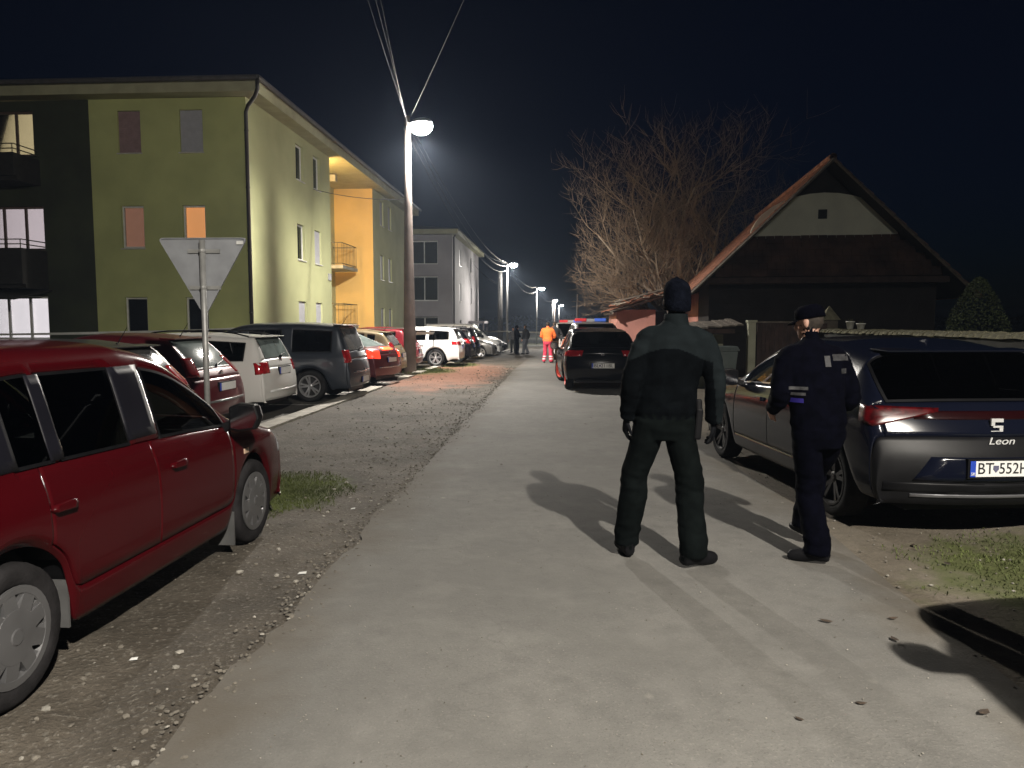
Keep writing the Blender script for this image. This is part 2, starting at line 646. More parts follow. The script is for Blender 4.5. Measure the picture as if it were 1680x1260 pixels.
m_lit_p = mat('faint pink room', (0.5, 0.3, 0.3), 0.9, var=0.4, scale=2, emit=(0.5, 0.26, 0.24), estr=0.25)


def wall_holes(b, O, U, Nn, length, z0, z1, holes, depth=0.18, mi=0):
    O = Vector(O)
    U = Vector(U).normalized()
    Nn = Vector(Nn).normalized()
    us = sorted(set([0.0, length] + [h[0] for h in holes] + [h[1] for h in holes]))
    zs = sorted(set([z0, z1] + [h[2] for h in holes] + [h[3] for h in holes]))

    def P(u, z, d=0.0):
        p = O + U * u - Nn * d
        return (p.x, p.y, p.z + z)
    for a in range(len(us) - 1):
        for c in range(len(zs) - 1):
            um = (us[a] + us[a + 1]) / 2
            zm = (zs[c] + zs[c + 1]) / 2
            if any(h[0] < um < h[1] and h[2] < zm < h[3] for h in holes):
                continue
            b.quad(P(us[a], zs[c]), P(us[a + 1], zs[c]), P(us[a + 1], zs[c + 1]), P(us[a], zs[c + 1]), mi)
    for h in holes:
        u0, u1, q0, q1 = h[:4]
        b.quad(P(u0, q0), P(u0, q1), P(u0, q1, depth), P(u0, q0, depth), mi)
        b.quad(P(u1, q0), P(u1, q1), P(u1, q1, depth), P(u1, q0, depth), mi)
        b.quad(P(u0, q0), P(u1, q0), P(u1, q0, depth), P(u0, q0, depth), mi)
        b.quad(P(u0, q1), P(u1, q1), P(u1, q1, depth), P(u0, q1, depth), mi)
    return b


def window(parent, O, U, Nn, u0, u1, z0, z1, back, fr=None, bars=(), depth=0.14, fw=0.055, sill=True, pane_m=None):
    """window set in an opening: frame (part) with pane, sash bars and what is seen behind it as sub-parts"""
    fr = fr or m_frame_w
    O = Vector(O)
    U = Vector(U).normalized()
    Nn = Vector(Nn).normalized()
    rot = Matrix((U, Nn, Vector((0, 0, 1)))).transposed()

    def bx(b, ua, ub, za, zb, d0, d1):
        c = O + U * ((ua + ub) / 2) - Nn * ((d0 + d1) / 2)
        b.box((c.x, c.y, c.z + (za + zb) / 2), (ub - ua, d1 - d0, zb - za), rot)
    b = MB()
    d0, d1 = depth - 0.055, depth + 0.01
    bx(b, u0 + 0.003, u0 + fw, z0 + 0.003, z1 - 0.003, d0, d1)
    bx(b, u1 - fw, u1 - 0.003, z0 + 0.003, z1 - 0.003, d0, d1)
    bx(b, u0 + fw, u1 - fw, z1 - fw, z1 - 0.003, d0, d1)
    bx(b, u0 + fw, u1 - fw, z0 + 0.003, z0 + fw, d0, d1)
    w = b.build('window', fr, parent)
    for f in bars:
        b = MB()
        um = u0 + (u1 - u0) * f
        bx(b, um - 0.035, um + 0.035, z0 + fw, z1 - fw, d0 + 0.004, d1)
        b.build('sash_bar', fr, w)
    b = MB()
    bx(b, u0 + fw, u1 - fw, z0 + fw, z1 - fw, depth - 0.028, depth - 0.020)
    b.build('pane', pane_m or g_win, w)
    b = MB()
    if back in (m_shutter_g, m_shutter_r):      # outside roller shutter, let down in front of the pane
        nl = int((z1 - z0 - 0.02) / 0.06)
        for q in range(nl):
            zq = z0 + 0.012 + q * (z1 - z0 - 0.02) / nl
            bx(b, u0 + 0.012, u1 - 0.012, zq, zq + (z1 - z0 - 0.02) / nl - 0.006, depth - 0.085, depth - 0.070)
        bx(b, u0 + 0.012, u1 - 0.012, z0 + 0.012, z1 - 0.012, depth - 0.069, depth - 0.064)
        b.build('roller_shutter', back, w)
        b = MB()
        back = m_room
    bx(b, u0 - 0.02, u1 + 0.02, z0 - 0.02, z1 + 0.02, depth + 0.10, depth + 0.13)
    b.build('blind' if back not in (m_room,) else 'dark_room', back, w)
    if sill:
        b = MB()
        bx(b, u0 - 0.03, u1 + 0.03, z0 - 0.035, z0 - 0.003, -0.05, depth - 0.06)
        b.build('sill', m_sill, w)
    return w


# ---- green apartment block
B1 = thing('apartment_building', 'three-storey pale green apartment block with ochre stair recess and lit windows', 'building', (0, 0, 0))
ROWS = [(1.04, 2.38), (3.90, 5.20), (6.80, 8.07)]
# gable wall facing the camera: x from -14.45 to -9.5 at y 22.7
U = (1, 0, 0)
Nn = (0, -1, 0)
O = (-14.45, 22.7, 0)
holes = []
for z0, z1 in ROWS:
    holes += [(0.90, 1.63, z0, z1), (2.86, 3.59, z0, z1)]
b = MB()
wall_holes(b, O, U, Nn, 4.95, -0.6, 8.42, holes)
b.build('gable_wall', m_render_g, B1)
backs = {(0, 0): m_room, (1, 0): m_room, (0, 1): m_lit_o2, (1, 1): m_lit_o, (0, 2): m_shutter_r, (1, 2): m_shutter_g}
for r, (z0, z1) in enumerate(ROWS):
    window(B1, O, U, Nn, 0.90, 1.63, z0, z1, backs[(0, r)])
    window(B1, O, U, Nn, 2.86, 3.59, z0, z1, backs[(1, r)])
# part in cast shadow, shade put into the render colour; glazed loggias
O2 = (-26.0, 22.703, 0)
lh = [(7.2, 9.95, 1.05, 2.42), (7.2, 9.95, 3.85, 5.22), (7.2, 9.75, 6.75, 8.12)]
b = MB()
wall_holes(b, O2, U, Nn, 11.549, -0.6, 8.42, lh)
b.build('loggia_wall', m_render_shade, B1)
for k, (h, back) in enumerate(zip(lh, (m_lit_wb, m_lit_w, m_lit_y))):
    window(B1, O2, U, Nn, *h, back, fr=(m_frame_w if k == 0 else m_frame_d), bars=(0.25, 0.5, 0.76), fw=0.07, sill=False)
# balcony parapets in front of the loggias, darkened with the same shade
for k, (z0, z1, xr) in enumerate(((5.95, 6.62, -16.1), (2.75, 3.82, -16.0))):
    b = MB()
    b.bbox(-19.4, xr, 21.55, 21.68, z0, z1)
    b.bbox(-19.4, xr, 21.681, 22.70, z0 - 0.12, z0 + 0.02)
    b.bbox(xr - 0.10, xr, 21.681, 22.70, z0 + 0.021, z1)
    b.build('balcony', mat('shaded balcony cladding', (0.018, 0.016, 0.014), 0.7, var=0.2), B1)
    b = MB()
    for zz in (z1 + 0.12, z1 + 0.26):
        b.tube([(-19.4, 21.6, zz), (xr - 0.02, 21.6, zz), (xr - 0.02, 22.68, zz)], 0.018, 6)
    for xx in (-19.3, -18.5, -17.7, -16.9, xr - 0.05):
        b.tube([(xx, 21.6, z1 - 0.05), (xx, 21.6, z1 + 0.26)], 0.014, 6)
    b.build('balcony_railing', m_railing, B1)
b = MB()
b.add([(-19.5, 22.69, 2.75), (-15.9, 22.69, 2.62), (-16.1, 21.3, 2.32), (-19.5, 21.3, 2.42),
       (-19.5, 22.69, 2.70), (-15.9, 22.69, 2.57), (-16.1, 21.3, 2.27), (-19.5, 21.3, 2.37)],
      [(0, 1, 2, 3), (7, 6, 5, 4), (0, 3, 7, 4), (1, 5, 6, 2), (3, 2, 6, 7), (0, 4, 5, 1)])
b.build('awning', mat('dark awning cloth', (0.02, 0.018, 0.018), 0.9), B1)
# long facade facing the street
U2 = (0, 1, 0)
N2 = (1, 0, 0)
O3 = (-9.5, 22.7, 0)
holes = []
for z0, z1 in ROWS:
    holes += [(4.30, 5.12, z0, z1), (6.25, 7.05, z0, z1)]
b = MB()
wall_holes(b, O3, U2, N2, 8.35, -0.6, 8.42, holes)
b.build('street_wall', m_render_gb, B1)
for r, (z0, z1) in enumerate(ROWS):
    for k, (u0, u1) in enumerate(((4.30, 5.12), (6.25, 7.05))):
        window(B1, O3, U2, N2, u0, u1, z0, z1, m_lit_p if (r == 1 and k == 0) else (m_shutter_g if r < 2 else m_room), depth=0.15)
# stair recess
b = MB()
b.quad((-9.5, 31.05, -0.6), (-11.5, 31.05, -0.6), (-11.5, 31.05, 8.9), (-9.5, 31.05, 8.9))
b.build('recess_side_wall', m_render_gb, B1)
b = MB()
wall_holes(b, (-11.5, 31.05, 0), U2, N2, 7.2, -0.6, 9.0, [(2.2, 3.2, 0.0, 2.1), (2.2, 3.2, 2.95, 5.0), (2.2, 3.2, 5.85, 7.9)])
b.build('recess_back_wall', m_render_gb, B1)
for z0, z1 in ((0.0, 2.1), (2.95, 5.0), (5.85, 7.9)):
    window(B1, (-11.5, 31.05, 0), U2, N2, 2.2, 3.2, z0, z1, m_lit_y, bars=(0.5,), sill=False)
b = MB()
b.quad((-11.5, 38.25, -0.6), (-9.5, 38.25, -0.6), (-9.5, 38.25, 9.0), (-11.5, 38.25, 9.0))
b.build('recess_ochre_wall', m_orange, B1)
b = MB()
b.quad((-11.5, 31.05, 8.72), (-9.05, 31.05, 8.72), (-9.05, 38.25, 8.72), (-11.5, 38.25, 8.72))
b.build('recess_ceiling', m_orange, B1)
b = MB()
b.bbox(-11.49, -10.2, 34.2, 34.5, 8.05, 8.35)
b.build('canopy_beam', m_concrete, B1)
for zb in (1.45, 4.32):
    b = MB()
    b.bbox(-11.49, -10.15, 35.0, 37.6, zb - 0.16, zb)
    s = b.build('landing_balcony', m_concrete, B1)
    b = MB()
    for zz in (zb + 0.08, zb + 1.05):
        b.tube([(-11.4, 35.05, zz), (-10.2, 35.05, zz), (-10.2, 37.55, zz), (-11.4, 37.55, zz)], 0.022, 6)
    for xx in frange(-11.3, -10.2, 0.22):
        b.tube([(xx, 35.05, zb + 0.08), (xx, 35.05, zb + 1.05)], 0.010, 5)
    for yy in frange(35.05, 37.55, 0.25):
        b.tube([(-10.2, yy, zb - 0.02), (-10.2, yy, zb + 1.05)], 0.010, 5)
    b.build('railing', m_railing, s)
# far block
O4 = (-9.5, 38.25, 0)
holes = []
for z0, z1 in ROWS:
    holes += [(1.55, 2.35, z0, z1), (3.45, 4.25, z0, z1)]
b = MB()
wall_holes(b, O4, U2, N2, 9.3, -0.9, 8.42, holes)
b.build('street_wall', m_render_gb, B1)
for r, (z0, z1) in enumerate(ROWS):
    for u0, u1 in ((1.55, 2.35), (3.45, 4.25)):
        window(B1, O4, U2, N2, u0, u1, z0, z1, m_shutter_g, depth=0.15)
# rear and end walls close the volume
b = MB()
b.quad((-9.5, 47.55, -0.9), (-26, 47.55, -0.9), (-26, 47.55, 8.42), (-9.5, 47.55, 8.42))
b.quad((-26, 47.55, -0.9), (-26, 22.703, -0.9), (-26, 22.703, 8.42), (-26, 47.55, 8.42))
b.build('back_wall', m_render_g, B1)
# eaves and roof
b = MB()
b.bbox(-26.6, -8.95, 22.15, 48.1, 8.425, 8.80)
ev = b.build('eaves', m_soffit, B1)
b = MB()
b.add([(-26.7, 22.05, 8.803), (-8.86, 22.05, 8.803), (-8.86, 48.2, 8.803), (-26.7, 48.2, 8.803), (-17.8, 31.5, 11.2), (-17.8, 39, 11.2)],
      [(0, 1, 4), (1, 2, 5, 4), (2, 3, 5), (3, 0, 4, 5)])
b.build('roof', m_roof_s, B1)
b = MB()
b.tube([(-8.83, 22.0, 8.78), (-8.83, 48.2, 8.78)], 0.075, 8)
b.tube([(-8.83, 22.03, 8.78), (-26.7, 22.03, 8.78)], 0.075, 8)
b.build('gutter', m_roof_s, B1)
b = MB()
b.tube([(-8.84, 22.03, 8.72), (-8.84, 22.03, 8.45), (-9.0, 22.2, 8.28), (-9.36, 22.55, 8.12), (-9.45, 22.60, 7.95), (-9.45, 22.60, 0.0)], 0.058, 10)
for zz in (1.9, 3.8, 5.7, 7.4):
    b.lathe([(0.068, -0.02), (0.072, 0), (0.068, 0.02)], 10, (-9.45, 22.60, zz))
b.build('downpipe', m_pipe, B1, smooth=True)
b = MB()
b.bbox(-9.497, -9.44, 30.55, 30.85, 3.35, 3.62)
b.build('meter_box', mat('grey meter box', (0.25, 0.25, 0.25), 0.5), B1)
# assumed stair lanterns, out of view, added to light the ochre recess
for zz in (2.35, 5.25, 8.0):
    b = MB()
    b.lathe([(0.0, -0.10), (0.09, -0.09), (0.11, 0.0), (0.09, 0.09), (0.0, 0.10)], 14, (-10.35, 31.18, zz))
    b.build('assumed_stair_lantern', emitter('assumed stair lantern glow', (1.0, 0.62, 0.22), 6.0), B1, smooth=True)
    ld = bpy.data.lights.new('assumed_stair_light', 'POINT')  # added with each assumed lantern to brighten the recess walls
    ld.energy = 330
    ld.color = (1.0, 0.60, 0.22)
    ld.shadow_soft_size = 0.12
    lo = link('assumed_stair_light', ld)
    lo.location = (-10.35, 31.36, zz)

# ---- pale block further on
B2 = thing('apartment_building', 'grey-white three-storey apartment block with glazed loggias beyond the green one', 'building', (0, 0, 0))
gb = gz(60)
ROW2 = [(0.55, 2.05), (3.2, 5.05), (5.9, 7.65)]
O5 = (-19, 55, 0)
b = MB()
wall_holes(b, O5, U, Nn, 11.2, gb - 1.0, 8.05, [(7.2, 10.15, a, c) for a, c in ROW2], depth=0.6)
b.build('gable_wall', m_white_r, B2)
for a, c in ROW2:
    window(B2, O5, U, Nn, 7.2, 10.15, a, c, m_room, fr=m_frame_w, bars=(0.32, 0.64), depth=0.45, fw=0.09, sill=False, pane_m=glass('loggia glass', (0.4, 0.42, 0.42), film=0.08))
O6 = (-7.8, 55, 0)
h2 = []
for a, c in ((0.2, 1.8), (3.3, 4.7), (6.1, 7.4)):
    h2 += [(4.2, 5.2, a, c), (11.5, 12.5, a, c)]
b = MB()
wall_holes(b, O6, U2, N2, 18.5, gb - 1.0, 8.05, h2)
b.build('street_wall', m_white_r, B2)
for q, h in enumerate(h2):
    window(B2, O6, U2, N2, *h, m_lit_w if q in (5,) else (m_lit_o2 if q == 0 else m_shutter_g))
b = MB()
b.quad((-7.8, 73.5, gb - 1), (-19, 73.5, gb - 1), (-19, 73.5, 8.05), (-7.8, 73.5, 8.05))
b.quad((-19, 73.5, gb - 1), (-19, 55, gb - 1), (-19, 55, 8.05), (-19, 73.5, 8.05))
b.build('back_wall', m_white_r, B2)
b = MB()
b.bbox(-19.5, -7.3, 54.5, 74.0, 8.055, 8.40)
b.build('eaves', m_soffit, B2)
b = MB()
b.add([(-19.6, 54.4, 8.403), (-7.2, 54.4, 8.403), (-7.2, 74.1, 8.403), (-19.6, 74.1, 8.403), (-13.4, 60.5, 9.6), (-13.4, 68, 9.6)],
      [(0, 1, 4), (1, 2, 5, 4), (2, 3, 5), (3, 0, 4, 5)])
b.build('roof', m_roof_s, B2)
b = MB()
b.tube([(-7.25, 55.0, 8.4), (-7.7, 55.35, 7.9), (-7.73, 55.35, gb)], 0.06, 8)
b.build('downpipe', m_pipe, B2)
b = MB()
b.bbox(-7.79, -6.4, 65.0, 68.5, 1.55, 1.75)
b.build('door_canopy', m_white_r, B2)
b = MB()
b.tube([(-6.5, 65.1, 1.56), (-6.5, 65.1, gb - 0.1)], 0.05, 6)
b.tube([(-6.5, 68.4, 1.56), (-6.5, 68.4, gb - 0.1)], 0.05, 6)
b.build('canopy_post', m_white_r, B2)

# ---- low house far down the street with an orange roof
FH = thing('far_house', 'small far house with orange hipped roof past the white emergency car', 'house', (2.2, 120, gz(118)))
b = MB()
b.bbox(-3.2, 3.2, -3, 3, -0.5, 2.2)
b.build('wall', m_white_r, FH)
b = MB()
b.add([(-3.7, -3.5, 2.2), (3.7, -3.5, 2.2), (3.7, 3.5, 2.2), (-3.7, 3.5, 2.2), (-1.2, 0, 3.6), (1.2, 0, 3.6)], [(0, 1, 5, 4), (1, 2, 5), (2, 3, 4, 5), (3, 0, 4), (3, 2, 1, 0)])
b.build('roof', mat('orange roof tiles', (0.52, 0.20, 0.08), 0.8, var=0.2, scale=3), FH)

# ------------------------------------------------------------------ old farmhouse on the right
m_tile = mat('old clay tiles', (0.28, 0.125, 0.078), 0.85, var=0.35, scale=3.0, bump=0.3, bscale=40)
m_tile_d = mat('dark clay tiles', (0.055, 0.028, 0.020), 0.9, var=0.5, scale=1.6, bump=0.3, bscale=40)  # darker brown tiles for the skirt roof
m_gable = mat('limewashed gable', (0.68, 0.69, 0.58), 0.92, var=0.10, scale=1.2, bump=0.3, bscale=60)
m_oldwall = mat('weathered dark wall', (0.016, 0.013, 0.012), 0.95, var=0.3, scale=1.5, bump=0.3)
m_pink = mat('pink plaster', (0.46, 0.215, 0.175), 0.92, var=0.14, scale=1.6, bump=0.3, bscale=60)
m_timber = mat('grey old timber', (0.13, 0.11, 0.09), 0.9, var=0.3, scale=8)
m_timber_d = mat('dark brown boards', (0.040, 0.022, 0.018), 0.8, var=0.35, scale=5)
H1 = thing('farmhouse', 'old farmhouse with steep clay-tiled roof and white arched gable', 'house', (7.5, 22.0, gz(22)), R(-5))


def tile_slope(b, P0, du, dv, nu, nv, w, l, n, jitter=0.006, mi=0, lift=0.02):
    """beaver-tail tiles: rows lapped up the slope, each tile a thin slab a little off true"""
    for r in range(nv):
        for c in range(nu):
            off = (0.5 if r % 2 else 0.0)
            p = P0 + du * (w * (c + off)) + dv * (l * r) + n * (random.uniform(0, jitter))
            a = p
            e = p + du * (w * 0.965)
            f = e + dv * (l * 1.35) + n * -0.004
            g = a + dv * (l * 1.35) + n * -0.004
            t = n * lift
            b.add([a, e, f, g, a + t, e + t, f + t * 0.35, g + t * 0.35], [(4, 5, 6, 7), (0, 4, 7, 3), (1, 2, 6, 5), (0, 1, 5, 4)], mi)
    return b


HW = 3.55
ZE, ZR = 2.62, 6.05
LEN = 11.0
b = MB()   # shell under the tiles
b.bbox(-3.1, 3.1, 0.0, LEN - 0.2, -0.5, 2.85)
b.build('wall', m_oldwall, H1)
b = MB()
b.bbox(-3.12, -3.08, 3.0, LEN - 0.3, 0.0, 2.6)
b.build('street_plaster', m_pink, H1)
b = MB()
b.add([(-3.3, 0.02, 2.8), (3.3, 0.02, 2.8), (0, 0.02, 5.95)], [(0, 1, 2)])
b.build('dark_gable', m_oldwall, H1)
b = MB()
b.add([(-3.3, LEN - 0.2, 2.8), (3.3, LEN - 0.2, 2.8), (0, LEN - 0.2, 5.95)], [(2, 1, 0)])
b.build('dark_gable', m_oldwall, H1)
# white segmental arch standing a little proud
b = MB()
pts = [(-1.95, 4.02), (1.95, 4.02)]
cx, rr = 0.0, 2.30
arc = []
for k in range(17):
    a = R(180 - 180 * k / 16)
    arc.append((2.0 * math.cos(a), 4.0 + 1.25 * math.sin(a)))
nV = len(arc)
b.add([(x, -0.10, z) for x, z in arc] + [(x, 0.03, z) for x, z in arc],
      [tuple(range(nV))] + [(k, (k + 1) % nV, nV + (k + 1) % nV, nV + k) for k in range(nV)])
ga = b.build('arched_gable', m_gable, H1)
b = MB()
b.bbox(-0.15, 0.09, -0.106, -0.09, 4.52, 4.78)
b.build('attic_hole', m_room, ga)
# roof slopes of single tiles
slope_l = Vector((HW, 0, ZR - ZE))
sl = slope_l.length
dv = slope_l.normalized()
nL = Vector((-(ZR - ZE), 0, HW)).normalized()
b = MB()
tile_slope(b, Vector((-HW - 0.35, -0.95, ZE - 0.34)), Vector((0, 1, 0)), dv, 48, 27, 0.24, 0.198, nL)
b.build('roof_tiles', m_tile, H1)['kind'] = 'stuff'
nR = Vector(((ZR - ZE), 0, HW)).normalized()
b = MB()
tile_slope(b, Vector((HW + 0.35, -0.95, ZE - 0.34)), Vector((0, 1, 0)), Vector((-dv.x, 0, dv.z)), 48, 27, 0.24, 0.198, nR)
b.build('roof_tiles', m_tile, H1)['kind'] = 'stuff'
b = MB()
b.quad((-HW - 0.3, -0.93, ZE - 0.32), (0, -0.93, ZR - 0.02), (0, LEN, ZR - 0.02), (-HW - 0.3, LEN, ZE - 0.32))
b.quad((HW + 0.3, -0.93, ZE - 0.32), (HW + 0.3, LEN, ZE - 0.32), (0, LEN, ZR - 0.02), (0, -0.93, ZR - 0.02))
b.build('roof_deck', m_oldwall, H1)
for k in range(34):
    b = MB()
    yy = -0.9 + k * 0.345
    b.lathe([(0.10, 0), (0.11, 0.36)], 10, (0, yy, ZR + 0.02), axis='y')
    b.build('ridge_tile', m_tile, H1)
for s in (-1, 1):
    b = MB()
    b.tube([(s * (HW + 0.3), -0.955, ZE - 0.36), (0, -0.955, ZR - 0.05)], 0.045, 4)
    b.build('verge_board', m_timber, H1)
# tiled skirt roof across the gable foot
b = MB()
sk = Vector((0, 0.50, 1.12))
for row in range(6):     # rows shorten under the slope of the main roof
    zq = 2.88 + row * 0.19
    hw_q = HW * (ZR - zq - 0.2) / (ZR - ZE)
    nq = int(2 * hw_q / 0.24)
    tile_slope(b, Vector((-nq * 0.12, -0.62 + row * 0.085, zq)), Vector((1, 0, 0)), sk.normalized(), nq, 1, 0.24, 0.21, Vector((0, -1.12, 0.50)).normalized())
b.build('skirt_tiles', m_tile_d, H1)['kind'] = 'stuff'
b = MB()
b.bbox(-3.2, 3.2, -0.60, 0.0, 2.70, 2.86)
b.build('skirt_beam', m_timber_d, H1)

# ---- low pink outbuilding with a broken tiled eave
H2 = thing('outbuilding', 'low pink plastered outbuilding with crumbling tiled eave beside the dark car', 'outbuilding', (3.55, 29.5, gz(29.5)))
b = MB()
b.bbox(-1.25, 0.25, 0, 4.5, -0.5, 2.15)
b.build('wall', m_pink, H2)
b = MB()
b.bbox(0.25, 2.6, 0.9, 4.4, -0.5, 2.1)
b.build('side_wall', m_oldwall, H2)
b = MB()
d2 = Vector((1.0, 0, 0.32)).normalized()
tile_slope(b, Vector((-1.6, -0.45, 2.08)), Vector((0, 1, 0)), d2, 21, 15, 0.24, 0.2, Vector((-0.32, 0, 1)).normalized(), jitter=0.05)
b.build('roof_tiles', m_tile, H2)['kind'] = 'stuff'
b = MB()
b.tube([(-1.55, -0.40, 2.05), (1.7, -0.40, 3.05)], 0.07, 4)
b.tube([(-1.45, -0.5, 2.02), (-1.45, 4.6, 2.02)], 0.06, 4)
b.tube([(-1.5, -0.46, 2.30), (0.2, -0.48, 2.72)], 0.06, 4)
b.tube([(-1.35, -0.52, 2.42), (0.6, -0.5, 2.92)], 0.05, 4)
b.build('rafters', m_timber, H2)
for k in range(26):
    b = MB()
    px = -1.55 + random.uniform(0, 1.9)
    rot = Matrix.Rotation(random.uniform(-0.5, 0.5), 3, 'Y') @ Matrix.Rotation(random.uniform(-0.6, 0.3), 3, 'X')
    b.box((px, -0.45 + random.uniform(-0.08, 0.1), 2.16 + (px + 1.55) * 0.32 + random.uniform(0, 0.14)), (0.24, 0.2, 0.025), rot)
    b.build('slipped_tile', random.choice([m_tile, mat('pale lime-stained tile', (0.42, 0.36, 0.29), 0.9, var=0.3)]), H2)

# ---- lean-to, post, slatted gate and bin
m_panel = mat('pale render panel', (0.36, 0.36, 0.27), 0.9, var=0.15, scale=2)
LT = thing('lean_to', 'low lean-to with ragged roof edge and pale panel wall beside the grey bin', 'shed', (3.7, 18.0, 0))
b = MB()
b.bbox(-0.75, 0.35, 0.6, 0.7, -0.05, 1.30)
b.build('panel_wall', m_panel, LT)
b = MB()
for k in range(9):
    b.box((-0.78 + k * 0.16, 0.2 + random.uniform(-0.03, 0.03), 1.50 + k * 0.012 + random.uniform(-0.012, 0.012)), (0.155, 1.3 + random.uniform(-0.1, 0.1), 0.03), Matrix.Rotation(R(6), 3, 'X'))
b.build('roof_boards', m_timber, LT)
b = MB()
b.bbox(-0.7, 0.42, -0.3, -0.22, 1.34, 1.44)
b.build('eave_beam', m_timber_d, LT)
PO = thing('fence_post', 'pale square concrete post between the lean-to and the brown gate', 'post', (4.42, 17.4, 0))
b = MB()
b.box((0, 0, 0.79), (0.17, 0.17, 1.62))
bevel_obj(b.build('shaft', m_panel, PO), 0.012)
b = MB()
b.box((0, 0, 1.62), (0.21, 0.21, 0.05))
b.build('cap', m_panel, PO)
GT = thing('slatted_gate', 'dark brown gate of upright slats beyond the parked hatchback', 'gate', (4.55, 17.45, 0))
for k in range(16):
    b = MB()
    b.box((0.06 + k * 0.098, 0, 0.86), (0.088, 0.022, 1.42))
    b.build('slat', m_timber_d, GT)
for zz in (0.4, 1.35):
    b = MB()
    b.bbox(0.0, 1.6, 0.013, 0.05, zz - 0.04, zz + 0.04)
    b.build('rail', m_timber_d, GT)
b = MB()
b.bbox(0.0, 1.62, -0.02, 0.03, 1.58, 1.62)
b.build('top_rail', m_timber, GT)

BN = thing('wheelie_bin', 'grey-green wheeled rubbish bin standing before the lean-to', 'bin', (3.72, 17.2, 0), R(12))
m_bin = mat('grey green bin plastic', (0.13, 0.155, 0.15), 0.5, var=0.12, scale=3)
b = MB()
rings = []
for z, hx, hy in ((0.06, 0.20, 0.22), (0.95, 0.265, 0.30)):
    rings.append([(sx * hx, sy * hy, z) for sx, sy in ((-1, -1), (1, -1), (1, 1), (-1, 1))])
b.add(rings[0] + rings[1], [(3, 2, 1, 0), (4, 5, 6, 7), (0, 1, 5, 4), (1, 2, 6, 5), (2, 3, 7, 6), (3, 0, 4, 7)])
bevel_obj(b.build('body', m_bin, BN), 0.03, 3)
b = MB()
b.box((0, 0, 0.975), (0.58, 0.64, 0.045))
bevel_obj(b.build('rim', m_bin, BN), 0.015, 2)
b = MB()
b.box((0, -0.01, 1.03), (0.56, 0.62, 0.06), taper=0.9)
bevel_obj(b.build('lid', m_bin, BN), 0.02, 2)
b = MB()
b.tube([(-0.22, 0.36, 1.0), (0.22, 0.36, 1.0)], 0.016, 8)
b.build('handle', m_bin, BN)
for s in (-1, 1):
    b = MB()
    b.lathe([(0.0, -0.025), (0.09, -0.025), (0.1, -0.01), (0.1, 0.01), (0.09, 0.025), (0.0, 0.025)], 16, (s * 0.2, 0.27, 0.1), axis='x')
    b.build('wheel', rubber, BN)

# ---- garden wall with tile coping, along the right
m_gwall = mat('dull garden wall render', (0.055, 0.055, 0.05), 0.95, var=0.3, scale=1.6, bump=0.3)
m_cope = mat('mossy coping tile', (0.165, 0.155, 0.10), 0.9, var=0.35, scale=6, bump=0.4)
GW = thing('garden_wall', 'long rendered garden wall topped with mossy half-round coping tiles', 'wall', (6.05, 0, 0))
b = MB()
b.bbox(-0.1, 0.1, 6.0, 17.4, -0.1, 1.36)
b.build('wall_face', m_gwall, GW)
cb = MB()
for k in range(7):
    a0 = PI * k / 6
    cb.v.append((0.17 * math.cos(a0), -0.095, 0.09 * math.sin(a0)))
for k in range(7):
    a0 = PI * k / 6
    cb.v.append((0.155 * math.cos(a0), 0.115, 0.078 * math.sin(a0)))
for k in range(6):
    cb.f.append([k, k + 1, 8 + k, 7 + k])
    cb.m.append(0)
cb.f.append([0, 1, 2, 3, 4, 5, 6])
cb.m.append(0)
cm = cb.mesh('coping_tile', m_cope)
yy = 6.1
while yy < 17.35:
    c = link('coping_tile', cm, GW)
    c.location = (random.uniform(-0.012, 0.012), yy, 1.365 + random.uniform(0, 0.012))
    c.rotation_euler = (random.uniform(-0.05, 0.03), random.uniform(-0.05, 0.05), random.uniform(-0.05, 0.05))
    yy += 0.185
GP = thing('gate_pillar', 'stubby masonry pillar with pyramid cap at the end of garden wall', 'pillar', (6.25, 17.7, 0))
b = MB()
b.box((0, 0, 0.82), (0.30, 0.30, 1.66))
b.build('shaft', mat('brown pillar render', (0.10, 0.085, 0.065), 0.9, var=0.3), GP)
b = MB()
b.add([(-0.2, -0.2, 1.651), (0.2, -0.2, 1.651), (0.2, 0.2, 1.651), (-0.2, 0.2, 1.651), (0, 0, 1.98)], [(3, 2, 1, 0), (0, 1, 4), (1, 2, 4), (2, 3, 4), (3, 0, 4)])
b.build('cap', m_cope, GP)
for k, (py, hh, lab) in enumerate(((15.9, 0.14, 'small white pot on garden wall next to a smaller white pot'), (15.35, 0.10, 'smaller of two white pots on the garden wall'))):
    PT = thing('flower_pot', lab, 'pot', (6.05, py, 1.455))
    b = MB()
    b.lathe([(0.0, 0), (0.055, 0), (0.08, hh), (0.09, hh), (0.09, hh + 0.02), (0.07, hh + 0.02), (0.06, 0.02), (0, 0.02)], 14)
    b.build('pot', mat('white glazed pot', (0.6, 0.6, 0.56), 0.5), PT, smooth=True)
    b = MB()
    for q in range(14):
        a = random.uniform(0, 2 * PI)
        b.tube([(0, 0, hh), (0.05 * math.cos(a), 0.05 * math.sin(a), hh + random.uniform(0.03, 0.08))], [0.006, 0.001], 4)
    b.build('plant', mat('dry plant', (0.07, 0.07, 0.03), 0.9), PT)

# ------------------------------------------------------------------ street lanterns
m_pole = mat('lantern pole concrete', (0.20, 0.165, 0.15), 0.85, var=0.18, scale=2.5, bump=0.3, bscale=60)
m_pole_s = mat('galvanised pole', (0.36, 0.36, 0.36), 0.5, metal=0.4, var=0.12, scale=4)
m_lamp_h = mat('lantern housing', (0.32, 0.33, 0.34), 0.45, metal=0.3)
m_bowl = emitter('lantern bowl', (1.0, 0.95, 0.86), 380.0)


